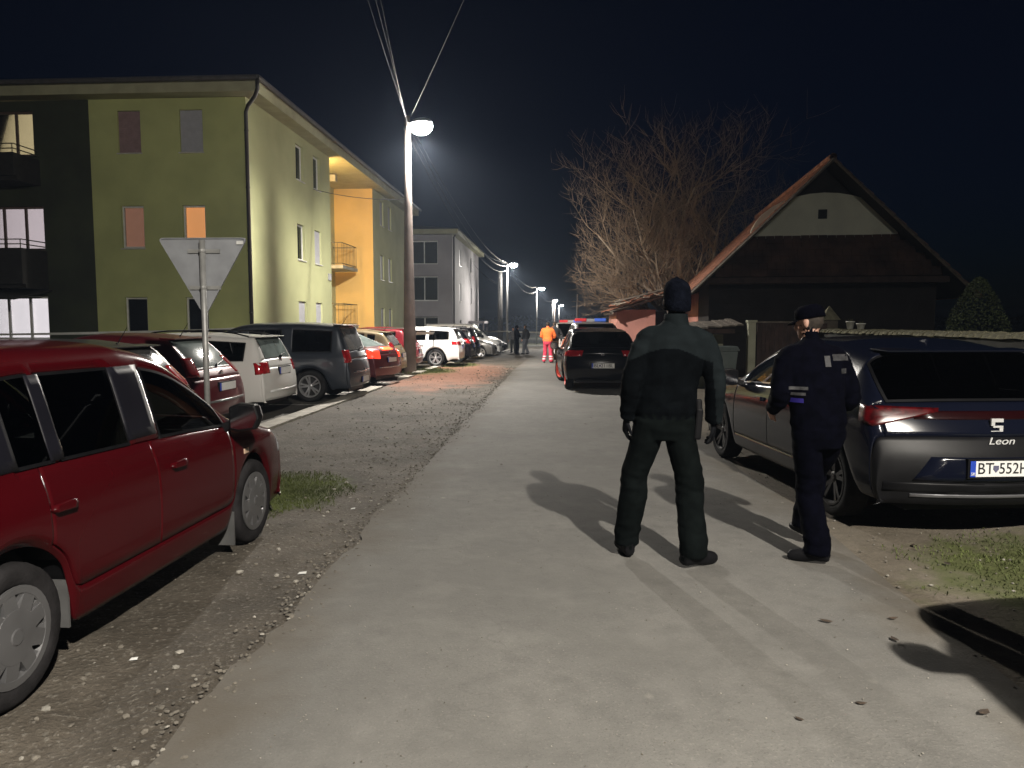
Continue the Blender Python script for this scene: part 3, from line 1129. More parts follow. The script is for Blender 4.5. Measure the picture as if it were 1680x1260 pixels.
def lantern(label, x, y, h, power, arm=(0.58, 0.0), r0=0.19, r1=0.085, thin=False, rz=0.0, color=None, beams=((0.19, 0, 170, 0.6), (0.36, 60, 100, 0.9), (0.22, -60, 96, 0.9))):
    t = thing('street_lamp', label, 'street lamp', (x, y, gz(y)), rz, 'street lamps along the road')
    b = MB()
    if thin:
        b.tube([(0, 0, -0.2), (0, 0, h * 0.5), (0, 0, h + 0.1)], [r0, (r0 + r1) / 2, r1], 14)
    else:
        b.tube([(0, 0, -0.3), (0, 0, 1.2), (0, 0, 3.0), (0, 0, 5.2), (0, 0, h + 0.25)],
               [r0, r0 * 0.97, r0 * 0.8, r0 * 0.62, r1], 18)
    b.build('pole', m_pole_s if thin else m_pole, t, smooth=True)
    ax, ay = arm
    b = MB()
    b.tube([(0, 0, h - 0.12), (ax * 0.5, ay * 0.5, h + 0.0), (ax, ay, h + 0.05)], 0.03, 8)
    b.lathe([(r1 + 0.022, -0.05), (r1 + 0.03, 0), (r1 + 0.022, 0.05)], 12, (0, 0, h - 0.12))
    b.build('bracket', m_pole_s, t, smooth=True)
    d = Vector((ax, ay, 0)).normalized()
    hx, hy = ax + d.x * 0.16, ay + d.y * 0.16
    b = MB()
    b.lathe([(0.0, 0.14), (0.10, 0.13), (0.19, 0.085), (0.235, 0.02), (0.24, -0.02)], 22, (0, 0, 0))
    hd = b.build('head', m_lamp_h, t, smooth=True)
    hd.location = (hx, hy, h + 0.03)
    hd.scale = (1.45, 0.85, 1.0)
    hd.rotation_euler = (0, 0, math.atan2(ay, ax))
    b = MB()
    b.lathe([(0.230, -0.005), (0.245, -0.10), (0.235, -0.20), (0.18, -0.30), (0.09, -0.36), (0.0, -0.375)], 22)
    b.build('bowl', m_bowl, hd, smooth=True)
    # beams of the lantern: one looks down, two throw their light up and down the road
    lp_ = Vector((x + hx * math.cos(rz) - hy * math.sin(rz), y + hx * math.sin(rz) + hy * math.cos(rz), gz(y) + h - 0.46))
    for (share, tilt, size, blend, *yaw) in beams:
        ld = bpy.data.lights.new('lantern_light', 'SPOT')
        ld.energy = power * share
        ld.color = color or LAMP_COLOR
        ld.spot_size = R(size)
        ld.spot_blend = blend
        ld.shadow_soft_size = 0.10
        lo = link('lantern_light', ld)
        lo.location = lp_
        lo.rotation_euler = (R(tilt), 0, R(yaw[0] if yaw else 0))
    return t


P1 = (-4.72, 23.6)
P2 = (-4.75, 70.0)
lantern('tall concrete street lamp pole in front of the red hatchback', P1[0], P1[1], 7.75, LAMP_W, arm=(0.30, -0.06), r0=0.20)
lantern('street lamp standing where the cordon tape crosses the road', P2[0], P2[1], 7.8, LAMP_W * 1.1, arm=(0.45, -0.1), r0=0.13, r1=0.08, thin=True, beams=((0.07, 0, 160, 1.0), (0.34, 60, 95, 1.0), (0.34, -60, 95, 1.0)))
CP = thing('utility_pole', 'thick grey concrete pole right beside the street lamp at the tape', 'pole', (-5.45, 70.6, gz(70)))
b = MB()
b.tube([(0, 0, -0.2), (0, 0, 7.2)], [0.27, 0.2], 12)
b.build('shaft', mat('grey concrete pole', (0.09, 0.088, 0.085), 0.9, var=0.2), CP, smooth=True)
lantern('slim street lamp beyond the cordon tape', -2.95, 104.0, 7.7, LAMP_W * 0.9, arm=(0.55, -0.1), r0=0.12, r1=0.07, thin=True)
lantern('distant street lamp with a second wooden pole at its side', -1.15, 160.0, 7.9, LAMP_W * 0.9, arm=(0.55, -0.1), r0=0.14, r1=0.09, thin=True)
lantern('most distant street lamp of the row', 0.25, 205.0, 7.9, LAMP_W * 0.9, arm=(0.55, -0.1), r0=0.16, r1=0.1, thin=True)
UP2 = thing('utility_pole', 'wooden pole paired with the distant street lamp', 'pole', (-0.75, 161.0, gz(160)))
b = MB()
b.tube([(0, 0, -0.2), (0, 0, 7.4)], [0.16, 0.12], 8)
b.build('shaft', m_pole, UP2)
REAR = (4.75, -5.1)
lantern('street lamp standing behind the unseen parked car', REAR[0], REAR[1], 8.6, REAR_W, arm=(-0.5, 0.1), r0=0.19, color=(1.0, 0.93, 0.82), beams=((1.0, 0, 168, 0.9), (0.30, 80, 42, 0.9, 30)))  # second beam is added, aimed to brighten the gable wall
UP = thing('utility_pole', 'bare dark utility pole with crossarm left of the leafless tree', 'pole', (2.6, 100.0, gz(100)))
b = MB()
b.tube([(0, 0, -0.3), (0, 0, 6.6)], [0.17, 0.11], 8)
b.build('shaft', m_pole, UP)
b = MB()
b.bbox(-0.8, 0.8, -0.06, 0.06, 5.6, 5.72)
b.build('crossarm', m_timber, UP)

# overhead wires
m_wire = mat('overhead wire', (0.025, 0.025, 0.028), 0.5, metal=0.3)


def wire(a, c, sag, rad, label):
    a = Vector(a)
    c = Vector(c)
    pts = []
    for k in range(25):
        t = k / 24
        p = a.lerp(c, t)
        p.z -= sag * 4 * t * (1 - t)
        pts.append(p)
    b = MB()
    b.tube(pts, rad, 5)
    o = b.build('overhead_wire', m_wire, smooth=True)
    return tag(o, label, 'wire', 'overhead wires')


t1 = (P1[0], P1[1], 7.95)
t2 = (P2[0], P2[1], gz(70) + 7.95)
t3 = (-2.95, 104.0, gz(104) + 7.9)
W_BACK = 'thin overhead wire in the bundle rising from the concrete lamp pole top'
W_FWD = 'overhead wire sagging between the concrete lamp pole and the lamp at the tape'
W_FAR = 'overhead wire between two lamps beyond the cordon tape'
wire((P1[0] + 0.1, P1[1], 7.98), (REAR[0], REAR[1], 8.9), 0.35, 0.0035, 'thickest overhead wire rising steeply beside the lamp head on the concrete pole')
wire(t1, (0.6, -16, 8.6), 0.5, 0.002, W_BACK)
wire((t1[0], t1[1], 7.85), (0.1, -16, 8.3), 0.45, 0.002, W_BACK)
wire((t1[0], t1[1], 7.7), (1.2, -16, 8.3), 0.4, 0.002, W_BACK)
wire(t1, t2, 1.0, 0.009, W_FWD)
wire((t1[0], t1[1], 7.75), (t2[0], t2[1], t2[2] - 0.3), 1.3, 0.009, W_FWD)
wire((t1[0], t1[1], 7.5), (t2[0], t2[1], t2[2] - 0.7), 1.5, 0.009, W_FWD)
wire(t2, t3, 0.9, 0.016, W_FAR)
wire((t2[0], t2[1], t2[2] - 0.5), (t3[0], t3[1], t3[2] - 0.5), 1.2, 0.016, W_FAR)
wire(t3, (-1.15, 160, gz(160) + 7.9), 1.0, 0.018, 'overhead wire between the slim lamp and the distant lamps')
wire((P1[0], P1[1], 5.45), (-9.48, 28.9, 6.75), 0.12, 0.012, 'service wire from the concrete lamp pole to the green block')
wire((P2[0], P2[1], gz(70) + 5.9), (-7.79, 69.5, 7.0), 0.5, 0.014, 'service wire from the lamp at the tape to the pale block')
wire((P2[0], P2[1], t2[2] - 0.1), (-7.2, 62.0, 8.2), 0.3, 0.014, 'higher service wire from the lamp at the tape to the pale eaves')

# cordon tape
m_tape = mat('white cordon tape', (0.78, 0.78, 0.76), 0.5, var=0.08, scale=5)


def tape(pts, w, label, sag=0.05):
    b = MB()
    vs = []
    n = 0
    for (a, c) in zip(pts[:-1], pts[1:]):
        a = Vector(a)
        c = Vector(c)
        for k in range(12):
            t = k / 12
            p = a.lerp(c, t)
            p.z -= sag * 4 * t * (1 - t)
            tw = 0.5 + 0.9 * nse(p.x * 0.35, p.y * 0.35, 4)
            s = (c - a).normalized()
            side = Vector((0, 0, 1)) * math.cos(tw) + s.cross(Vector((0, 0, 1))).normalized() * math.sin(tw)
            vs += [p + side * w / 2, p - side * w / 2, p - side * w / 2 + Vector((0.0015, -0.0015, 0)), p + side * w / 2 + Vector((0.0015, -0.0015, 0))]
            n += 1
    p = Vector(pts[-1])
    vs += [p + Vector((0, 0, w / 2)), p - Vector((0, 0, w / 2)), p - Vector((0, 0, w / 2)) + Vector((0.0015, -0.0015, 0)), p + Vector((0, 0, w / 2)) + Vector((0.0015, -0.0015, 0))]
    fs = []
    for i in range(n):
        for k in range(4):
            fs.append((i * 4 + k, i * 4 + (k + 1) % 4, i * 4 + 4 + (k + 1) % 4, i * 4 + 4 + k))
    b.add(vs, fs)
    return tag(b.build('cordon_tape', m_tape, smooth=False), label, 'tape', 'cordon tapes')


tape([(-18.2, 20.6, 1.24), (-9.43, 22.52, 1.42)], 0.085, 'white cordon tape stretched along the gable to the downpipe')
tape([(-9.40, 22.55, 1.44), (P1[0] - 0.2, P1[1], 1.42)], 0.04, 'twisted cordon tape between the downpipe and the concrete lamp pole')
tape([(P1[0] + 0.2, P1[1] + 0.05, 1.25), (P2[0], P2[1], gz(70) + 1.55)], 0.11, 'cordon tape running beside parked cars between two lamp poles', 0.0)
tape([(P2[0] + 0.1, P2[1] - 0.1, gz(70) + 1.5), (2.9, 69.5, gz(70) + 1.45)], 0.22, 'cordon tape stretched across the road past the officers')

# ------------------------------------------------------------------ back of a give-way sign
m_sign = mat('bare sign back', (0.30, 0.31, 0.33), 0.5, metal=0.25, var=0.12, scale=5)
m_signp = mat('galvanised sign post', (0.33, 0.33, 0.32), 0.5, metal=0.4, var=0.15, scale=9)
SG = thing('road_sign', 'bare grey back of an inverted triangle road sign on its post', 'sign', (-3.72, 7.7, 0), R(2))
b = MB()
r = 0.475
tri = []
corners = [Vector((-0.475, 0, 2.47)), Vector((0.475, 0, 2.47)), Vector((0, 0, 1.645))]
cc = (corners[0] + corners[1] + corners[2]) / 3
for k in range(3):
    c = corners[k]
    p0 = corners[k - 1]
    p1 = corners[(k + 1) % 3]
    for q in range(5):
        t = q / 4
        a = c + (p0 - c).normalized() * 0.06
        e = c + (p1 - c).normalized() * 0.06
        tri.append((a * (1 - t) + c * t) * (1 - t) + (c * (1 - t) + e * t) * t)
nV = len(tri)
b.add([(p.x, 0.0, p.z) for p in tri] + [(p.x, 0.006, p.z) for p in tri],
      [tuple(range(nV)), tuple(reversed(range(nV, 2 * nV)))] + [(k, (k + 1) % nV, nV + (k + 1) % nV, nV + k) for k in range(nV)])
pl = b.build('plate', m_sign, SG)
b = MB()
for k in range(nV):   # folded rim
    p = tri[k]
    q = tri[(k + 1) % nV]
    pi = p + (cc - p).normalized() * 0.018
    qi = q + (cc - q).normalized() * 0.018
    b.add([(p.x, -0.014, p.z), (q.x, -0.014, q.z), (qi.x, -0.014, qi.z), (pi.x, -0.014, pi.z),
           (p.x, -0.001, p.z), (q.x, -0.001, q.z)], [(0, 1, 2, 3), (0, 4, 5, 1)])
b.build('rim', m_sign, pl)
b = MB()
b.tube([(0.01, -0.045, -0.1), (0.01, -0.045, 2.44)], 0.030, 12)
b.build('post', m_signp, SG, smooth=True)
for zz in (1.95, 2.33):
    b = MB()
    b.bbox(-0.16, 0.18, -0.016, -0.002, zz - 0.02, zz + 0.02)
    b.lathe([(0.033, -0.018), (0.037, 0), (0.033, 0.018)], 12, (0.01, -0.045, zz))
    b.build('clamp', m_signp, SG)
b = MB()
b.bbox(0.36, 0.43, -0.018, -0.0155, 2.40, 2.435)
b.build('sticker', mat('pale sticker', (0.6, 0.6, 0.58), 0.6), SG)

# ------------------------------------------------------------------ bare tree behind the farmhouse
m_bark = mat('winter bark', (0.34, 0.28, 0.22), 0.95, var=0.35, scale=3, bump=0.5, bscale=25)
m_twig = mat('winter twigs', (0.23, 0.17, 0.12), 0.9, var=0.3, scale=0.8)
TR = thing('bare_tree', 'large leafless tree with dense curving twigs behind the outbuilding', 'tree', (5.3, 34.2, gz(34)))
rt = random.Random(21)
limb = MB()
twig = MB()


def grow(p, d, length, rad, level):
    n = {0: 5, 1: 7, 2: 6, 3: 5, 4: 4}[level]
    pts = [p.copy()]
    rads = [rad]
    dd = d.copy()
    kids = []
    for k in range(n):
        wob = Vector((rt.uniform(-1, 1), rt.uniform(-1, 1), rt.uniform(-0.6, 1))) * (0.20 if level else 0.07)
        up = Vector((0, 0, 0.07 if level < 3 else 0.10))
        dd = (dd + wob + up).normalized()
        p = p + dd * (length / n)
        pts.append(p.copy())
        rads.append(rad * (1 - 0.75 * (k + 1) / n) if level else rad * (1 - 0.35 * (k + 1) / n))
        kids.append((p.copy(), dd.copy(), rads[-1], (k + 1) / n))
    (limb if level < 2 else twig).tube(pts, rads, {0: 12, 1: 8, 2: 5, 3: 3, 4: 3}[level], caps=False)
    if level >= 4:
        return
    cnt = {0: 0, 1: 13, 2: 9, 3: 5}[level]
    for c in range(cnt):
        t = rt.uniform(0.25, 1.0)
        q, qd, qr, _ = kids[min(n - 1, int(t * n))]
        ax = qd.orthogonal().normalized()
        ax.rotate(Matrix.Rotation(rt.uniform(0, 2 * PI), 3, qd))
        nd = (qd * math.cos(R(rt.uniform(25, 60))) + ax * math.sin(R(50))).normalized()
        ln = length * {1: rt.uniform(0.38, 0.62), 2: rt.uniform(0.35, 0.6), 3: rt.uniform(0.4, 0.7)}[level]
        grow(q, nd, ln, max(0.008, min(qr * 0.75, {1: 0.055, 2: 0.022, 3: 0.013}[level])), level + 1)


grow(Vector((0, 0, -0.2)), Vector((-0.03, 0, 1)), 3.0, 0.34, 0)
base = Vector((-0.05, 0, 2.6))
for (ax, tilt, ln, rr) in ((200, 62, 4.6, 0.15), (170, 40, 6.4, 0.16), (120, 25, 7.6, 0.20), (20, 22, 8.0, 0.22), (330, 45, 6.6, 0.18),
                           (285, 50, 5.0, 0.13), (70, 50, 5.5, 0.13), (225, 30, 7.2, 0.15), (0, 55, 6.2, 0.14), (190, 75, 4.2, 0.12), (250, 66, 3.8, 0.11), (215, 80, 4.0, 0.10), (180, 52, 5.6, 0.13), (235, 52, 5.0, 0.12)):
    d = Vector((math.cos(R(ax)) * math.sin(R(tilt)), math.sin(R(ax)) * math.sin(R(tilt)), math.cos(R(tilt))))
    grow(base + Vector((0, 0, rt.uniform(-0.5, 0.3))), d, ln, rr, 1)
limb.build('trunk', m_bark, TR, smooth=True, fix=False)
twig.build('crown', m_twig, TR, smooth=True, fix=False)
TR.scale = (0.82, 0.85, 0.74)

# ------------------------------------------------------------------ clipped evergreen behind the garden wall
m_leaf = mat('dark evergreen leaf', (0.035, 0.05, 0.016), 0.8, var=0.4, scale=2)
SH = thing('evergreen_shrub', 'domed dark evergreen shrub behind the garden wall', 'shrub', (8.1, 15.0, 0))
b = MB()
b.tube([(0, 0, -0.05), (0.02, 0, 1.0)], [0.07, 0.04], 8)
b.build('trunk', m_bark, SH)
b = MB()
rs = random.Random(5)
for k in range(5200):
    z = rs.uniform(0.25, 2.45)
    t = (z - 0.25) / 2.2
    prof = 0.62 * math.sin(PI * min(1, (0.16 + 0.84 * t) ** 0.75)) ** 0.7 + 0.02
    a = rs.uniform(0, 2 * PI)
    rad = prof * (1 - 0.30 * rs.random() ** 2) * (1 + 0.12 * nse(math.cos(a) * 2, math.sin(a) * 2, z * 2.5))
    p = Vector((rad * math.cos(a), rad * math.sin(a), z))
    u = Vector((rs.uniform(-1, 1), rs.uniform(-1, 1), rs.uniform(-0.3, 1))).normalized() * rs.uniform(0.03, 0.06)
    w = Vector((rs.uniform(-1, 1), rs.uniform(-1, 1), rs.uniform(-1, 1))).normalized() * 0.018
    b.add([p - w, p + w, p + u], [(0, 1, 2)])
b.build('crown', m_leaf, SH, fix=False)

# dark belt of trees on the far horizon
b = MB()
rs = random.Random(9)
for k in range(5200):
    x = rs.uniform(-260, 260)
    y = rs.uniform(330, 360)
    hh = 5.5 + 3.0 * nse(x * 0.02, 1.0) + 2.0 * nse(x * 0.09, 5.0)
    z = gz(y) - 0.5 + rs.random() ** 0.6 * max(2, hh)
    p = Vector((x, y, z))
    u = Vector((rs.uniform(-1, 1), rs.uniform(-1, 1), rs.uniform(-0.4, 1))).normalized() * rs.uniform(1.0, 2.4)
    w = Vector((rs.uniform(-1, 1), rs.uniform(-1, 1), rs.uniform(-1, 1))).normalized() * 1.2
    b.add([p - w, p + w, p + u], [(0, 1, 2)])
o = b.build('distant_trees', m_leaf, fix=False)
tag(o, 'dark belt of far trees on the horizon', 'trees', kind='stuff')

# ------------------------------------------------------------------ cars
CAPX = {4: [.935, .82, .64, .33, 0], 3: [.975, .90, .77, .58, .31, 0], 2: [.985, .94, .86, .73, .54, .29, 0],
        1: [.985, .955, .905, .83, .69, .52, .27, 0], 0: [.97, .945, .91, .86, .79, .66, .50, .26, 0]}
EXTR = {}


def text_mesh(body, size, m, name, shear=0.0, extrude=0.0015):
    cu = bpy.data.curves.new(name, 'FONT')
    cu.body = body
    cu.size = size
    cu.shear = shear
    cu.extrude = extrude
    cu.align_x = 'CENTER'
    cu.align_y = 'CENTER'
    tmp = bpy.data.objects.new(name, cu)
    col.objects.link(tmp)
    dg = bpy.context.evaluated_depsgraph_get()
    me = bpy.data.meshes.new_from_object(tmp.evaluated_get(dg))
    bpy.data.objects.remove(tmp)
    me.materials.clear()
    me.materials.append(m)
    return me


def make_wheel(r, wdt, style, rim_m, tyre_m):
    """meshes of one wheel, outer face towards +x"""
    rr = r * (0.70 if style != 'hubcap' else 0.68)
    t = MB()
    h = wdt / 2
    t.lathe([(rr, -h * 0.92), (r * 0.90, -h), (r * 0.975, -h * 0.82), (r, -h * 0.55), (r, h * 0.55), (r * 0.975, h * 0.82), (r * 0.90, h), (rr + 0.012, h * 0.95), (rr, h * 0.82)], 32, axis='x')
    tyre = t.mesh('tyre', tyre_m, smooth=True)
    b = MB()
    b.lathe([(rr + 0.002, h * 0.88), (rr + 0.004, h * 0.98), (rr - 0.014, h * 0.98), (rr - 0.03, h * 0.55), (rr - 0.03, -h * 0.4)], 32, axis='x')
    b.lathe([(0.0, h * 0.72), (0.028, h * 0.72), (0.05, h * 0.60), (0.055, h * 0.3)], 16, axis='x')

    def spoke(a, w0, w1, r0, r1, x0, x1):
        ca, sa = math.cos(a), math.sin(a)
        pr = []
        for (rad, w, x) in ((r0, w0, x0), (r1, w1, x1)):
            for (sg, dx) in ((-1, 0), (1, 0), (1, -0.03), (-1, -0.03)):
                wy = sg * w / 2
                pr.append((x + dx, rad * ca - wy * sa, rad * sa + wy * ca))
        b.add(pr, [(0, 1, 5, 4), (1, 2, 6, 5), (3, 0, 4, 7), (2, 3, 7, 6), (0, 3, 2, 1), (4, 5, 6, 7)])
    if style == 'five':
        for k in range(5):
            for s in (-1, 1):
                spoke(2 * PI * k / 5 + s * 0.17, 0.030, 0.034, 0.035, rr - 0.012, h * 0.62, h * 0.86)
    elif style == 'multi':
        for k in range(14):
            spoke(2 * PI * k / 14, 0.020, 0.028, 0.035, rr - 0.012, h * 0.62, h * 0.86)
    elif style == 'six':
        for k in range(6):
            spoke(2 * PI * k / 6, 0.055, 0.075, 0.035, rr - 0.012, h * 0.62, h * 0.86)
    else:   # hubcap: a domed disc with tear-drop openings left between broad petals
        n = 9
        for k in range(n):
            a = 2 * PI * k / n
            spoke(a, 0.074, 0.066, rr * 0.50, rr * 0.87, h * 1.0, h * 0.97)
            spoke(a + 0.27, 0.003, 0.026, rr * 0.52, rr * 0.87, h * 0.72, h * 0.95)
        b.lathe([(0.0, h * 1.10), (0.03, h * 1.10), (0.036, h * 1.05), (rr * 0.55, h * 1.01), (rr * 0.585, h * 0.90)], 36, axis='x')
        b.lathe([(rr * 0.84, h * 0.93), (rr * 0.865, h * 0.99), (rr - 0.004, h * 0.99), (rr + 0.004, h * 0.93)], 36, axis='x')
    rim = b.mesh('rim', rim_m, smooth=False)
    d = MB()
    d.lathe([(0.0, h * 0.1), (rr - 0.03, h * 0.1)], 24, axis='x')
    disc = d.mesh('brake_disc', dark_metal)
    return tyre, rim, disc


SEAT = None


def seat_mesh():
    global SEAT
    if SEAT is None:
        b = MB()
        b.box((0, 0.05, 0.09), (0.50, 0.50, 0.16))
        b.box((0, -0.24, 0.40), (0.48, 0.13, 0.58), Matrix.Rotation(R(12), 3, 'X'))
        b.box((0, -0.33, 0.80), (0.27, 0.09, 0.19), Matrix.Rotation(R(10), 3, 'X'))
        SEAT = b.mesh('seat', interior_m)
    return SEAT


def make_car(name, label, loc, rz, p, group=None, cat='car'):
    L, W, H = p['L'], p['W'], p['H']
    w = W / 2
    r = p.get('r', 0.31)
    fo, wb = p['fo'], p['wb']
    zbf, zbr = p['zb']
    sill = p.get('sill', 0.22)
    s_cowl, s_rf, s_rr = p['cowl'], p['rf'], p['rr']
    front = p.get('front', [(0.07, 0.24), (0.0, 0.40), (0.015, 0.58)])
    top = p['top']            # (s, T) from the nose to the end of the roof
    tail = p['tail']          # explicit stations down the back
    wins = p['wins']          # side panes (s0, s1)
    dA, dB, dC = p['doors']
    Rw = r + p.get('gap', 0.065)
    cf, cr_ = fo, fo + wb

    def T(s):
        for (a, c) in zip(top[:-1], top[1:]):
            if a[0] <= s <= c[0]:
                return a[1] + (c[1] - a[1]) * (s - a[0]) / (c[0] - a[0])
        return top[-1][1]

    pri = [q[0] for q in top]
    for q in list(sum([list(x) for x in wins], [])) + [dA, dB, dC]:
        if all(abs(q - x) > 0.012 for x in pri):
            pri.append(q)
    arch = []
    for c in (cf, cr_):
        arch += [c + f * Rw for f in (-1.12, -0.98, -0.72, -0.38, 0, 0.38, 0.72, 0.98, 1.12)]
    ss = list(pri)
    for q in arch:
        if top[0][0] < q < top[-1][0] and all(abs(q - x) > 0.03 for x in ss):
            ss.append(q)
    ss.sort()
    stations = [(s, t) for s, t in front] + [(s, T(s)) for s in ss] + [(s, t) for s, t in tail]

    def z0(s):
        for c in (cf, cr_):
            ds = abs(s - c)
            if ds <= Rw * 0.985:
                return r + math.sqrt(max(0.0, Rw * Rw - ds * ds)) * 0.98
        e = 0.0
        if s > L - 0.5:
            e = 0.06
        return sill + e

    V = []
    for (s, t) in stations:
        zb = zbf + (zbr - zbf) * min(1, max(0, (s - s_cowl) / (s_rr - s_cowl)))
        q0 = z0(s)
        if t < 0.5:
            q0 = min(q0, t)
        base = [q0, max(0.36, q0 + 0.035), max(0.60, q0 + 0.07), max(zb - 0.11, q0 + 0.10), zb]
        prof = [p.get('tuck', 0.94), 0.985, 1.0, 0.985, 0.935]
        plan = 1.0
        if s < 0.75:
            plan -= p.get('fplan', 0.09) * (1 - s / 0.75) ** 2
        if s > L - 0.6:
            plan -= p.get('rplan', 0.06) * ((s - (L - 0.6)) / 0.6) ** 2
        xs, zs = [], []
        if t >= zb + 0.004:
            c = min(1.0, (t - zb) / (H - zb))
            k5, k6 = p.get('roofw', (0.74, 0.655))
            lerp = lambda a, d: a + (d - a) * c
            xs = [prof[j] for j in range(5)] + [lerp(0.86, k5), lerp(0.74, k6), lerp(0.37, k6 * 0.53), 0]
            zs = base[:5] + [lerp(t - 0.012, t - 0.085), lerp(t - 0.004, t - 0.022), t + 0.004, t + 0.010]
            if zs[5] < zs[4] + 0.004:
                zs[5] = zs[4] + 0.004
        else:
            jc = 0
            while jc < 4 and base[jc] < t - 0.02:
                jc += 1
            for j in range(jc):
                xs.append(prof[j])
                zs.append(base[j])
            for q, xx in enumerate(CAPX[jc]):
                xs.append(xx)
                zs.append(t - (0.016 if q == 0 else 0.004 if q == 1 else 0) + (0.008 if q > 2 else 0))
        row = []
        for j in range(9):
            x = xs[j] * w * plan
            f = (x / w) ** 2
            dy = 0.0
            if s < 0.9:
                dy -= p.get('fround', 0.24) * f * (1 - s / 0.9)
            if s > s_rr:
                dy += p.get('rround', 0.13) * f * min(1, (s - s_rr) / max(0.1, L - s_rr))
            if s_cowl <= s <= s_rf and j >= 5:
                dy -= 0.10 * f * math.sin(PI * (s - s_cowl) / (s_rf - s_cowl) * 0.5 + PI / 2 * 0.5)
            row.append(Vector((x, L / 2 - s + dy, zs[j])))
        V.append(row)
    nS = len(V)
    bm = bmesh.new()
    grid = []
    for row in V:
        g = [bm.verts.new(v) for v in row]
        g += [bm.verts.new((-row[j].x, row[j].y, row[j].z)) for j in range(7, -1, -1)]
        grid.append(g)
    parts = ['body']

    def pid(n):
        if n not in parts:
            parts.append(n)
        return parts.index(n)

    s_of = [q[0] for q in stations]
    nf = len(front)
    n_main_end = nF = len(front) + len(ss)   # first tail station index
    gb = p['gb']        # index into tail of the bottom of the rear glass
    for i in range(nS - 1):
        sm = (s_of[i] + s_of[i + 1]) / 2
        for k in range(16):
            j = k if k < 8 else 15 - k
            side = 'R' if k < 8 else 'L'
            nm = 'body'
            in_tail = i >= n_main_end - 1
            if j == 4 and not in_tail:
                for wi, (a, c) in enumerate(wins):
                    if a - 0.001 < sm < c + 0.001:
                        nm = 'win%d%s' % (wi, side)
            if j >= 6 and s_cowl < sm < s_rf and not in_tail:
                nm = 'windscreen'
            ti = i - (n_main_end - 1)   # tail interval number, 0 = roof end -> first tail station
            if in_tail:
                if j >= p.get('rw_j', 6) and p.get('g0', 0) <= ti <= gb:
                    nm = 'rear_window'
                elif ti > gb and ti < p.get('bump', len(tail) - 2) and j >= 4:
                    nm = 'tailgate'
                elif ti >= p.get('bump', len(tail) - 2):
                    nm = 'rear_bumper'
            if i < nf and nm == 'body':
                nm = 'front_bumper'
            if nm == 'body' and 1 <= j <= 3:
                if dA < sm < dB:
                    nm = 'fdoor' + side
                elif dB < sm < dC:
                    nm = 'rdoor' + side
            if nm == 'body' and j >= 5 and i >= nf and sm < s_cowl:
                nm = 'bonnet'
            f = bm.faces.new((grid[i][k], grid[i][k + 1], grid[i + 1][k + 1], grid[i + 1][k]))
            f.material_index = pid(nm)
    cl = bm.edges.layers.float.new('crease_edge')
    bm.edges.ensure_lookup_table()
    crease_levels = {4: 0.35, 3: p.get('crease3', 0.25), 5: 0.25, 6: 0.15}
    idx = {}
    for i, g in enumerate(grid):
        for k, v in enumerate(g):
            idx[v] = (i, k)
    for e in bm.edges:
        (i0, k0), (i1, k1) = idx[e.verts[0]], idx[e.verts[1]]
        if k0 == k1:
            j = k0 if k0 <= 8 else 16 - k0
            e[cl] = crease_levels.get(j, 0.0)
        elif i0 == i1:
            if i0 == n_main_end + gb:
                e[cl] = 0.45
            elif i0 == n_main_end - 1:
                e[cl] = 0.35
            elif i0 in (n_main_end + p.get('bump', len(tail) - 2), n_main_end + p.get('bump', len(tail) - 2) + 1):
                e[cl] = 0.3
    bmesh.ops.recalc_face_normals(bm, faces=bm.faces)
    me = bpy.data.meshes.new('shell')
    bm.to_mesh(me)
    bm.free()
    for _ in parts:
        me.materials.append(black_plastic)
    tmp = bpy.data.objects.new('shell', me)
    col.objects.link(tmp)
    md = tmp.modifiers.new('s', 'SUBSURF')
    md.levels = md.render_levels = 2
    dg = bpy.context.evaluated_depsgraph_get()
    ev = tmp.evaluated_get(dg)
    em = ev.to_mesh()
    ev_v = [v.co.copy() for v in em.vertices]
    ev_n = [v.normal.copy() for v in em.vertices]
    ev_f = [(tuple(f.vertices), f.material_index) for f in em.polygons]
    ev.to_mesh_clear()
    bpy.data.objects.remove(tmp)
    bvh = BVHTree.FromPolygons(ev_v, [f[0] for f in ev_f])

    root = thing(name, label, cat, loc, rz, group)
    pm = p['paint']
    glass_side = p.get('gside', g_dark)
    glass_rear = p.get('grear', g_dewd)
    trim = p.get('trim', black_plastic)

    def emit_part(nm, faces, oname, mats, parent, inset, push, is_glass=False):
        used = {}
        bm2 = bmesh.new()
        for f in faces:
            vs = []
            for vi in f:
                if vi not in used:
                    used[vi] = bm2.verts.new(ev_v[vi])
                vs.append(used[vi])
            bm2.faces.new(vs)
        if inset > 0:
            bm2.normal_update()
            r_ = bmesh.ops.inset_region(bm2, faces=bm2.faces[:], thickness=inset, use_boundary=True, use_even_offset=True)
            ring = r_['faces']
            if is_glass:
                for f in ring:
                    f.material_index = 1
            for v in bm2.verts:
                v.normal_update()
            bv = [v for v in bm2.verts if v.is_boundary]
            ns = [v.normal.copy() for v in bv]
            if not is_glass:
                for v, n in zip(bv, ns):
                    v.co -= n * push
        for f in bm2.faces:
            f.smooth = True
        m2 = bpy.data.meshes.new(oname)
        bm2.to_mesh(m2)
        bm2.free()
        for m_ in mats:
            m2.materials.append(m_)
        return link(oname, m2, parent)

    by = {}
    for f, mi in ev_f:
        by.setdefault(parts[mi], []).append(f)
    doors = {}
    order = sorted(by.keys(), key=lambda n: 0 if n[1:5] == 'door' else 1)
    rear_priv = p.get('priv')
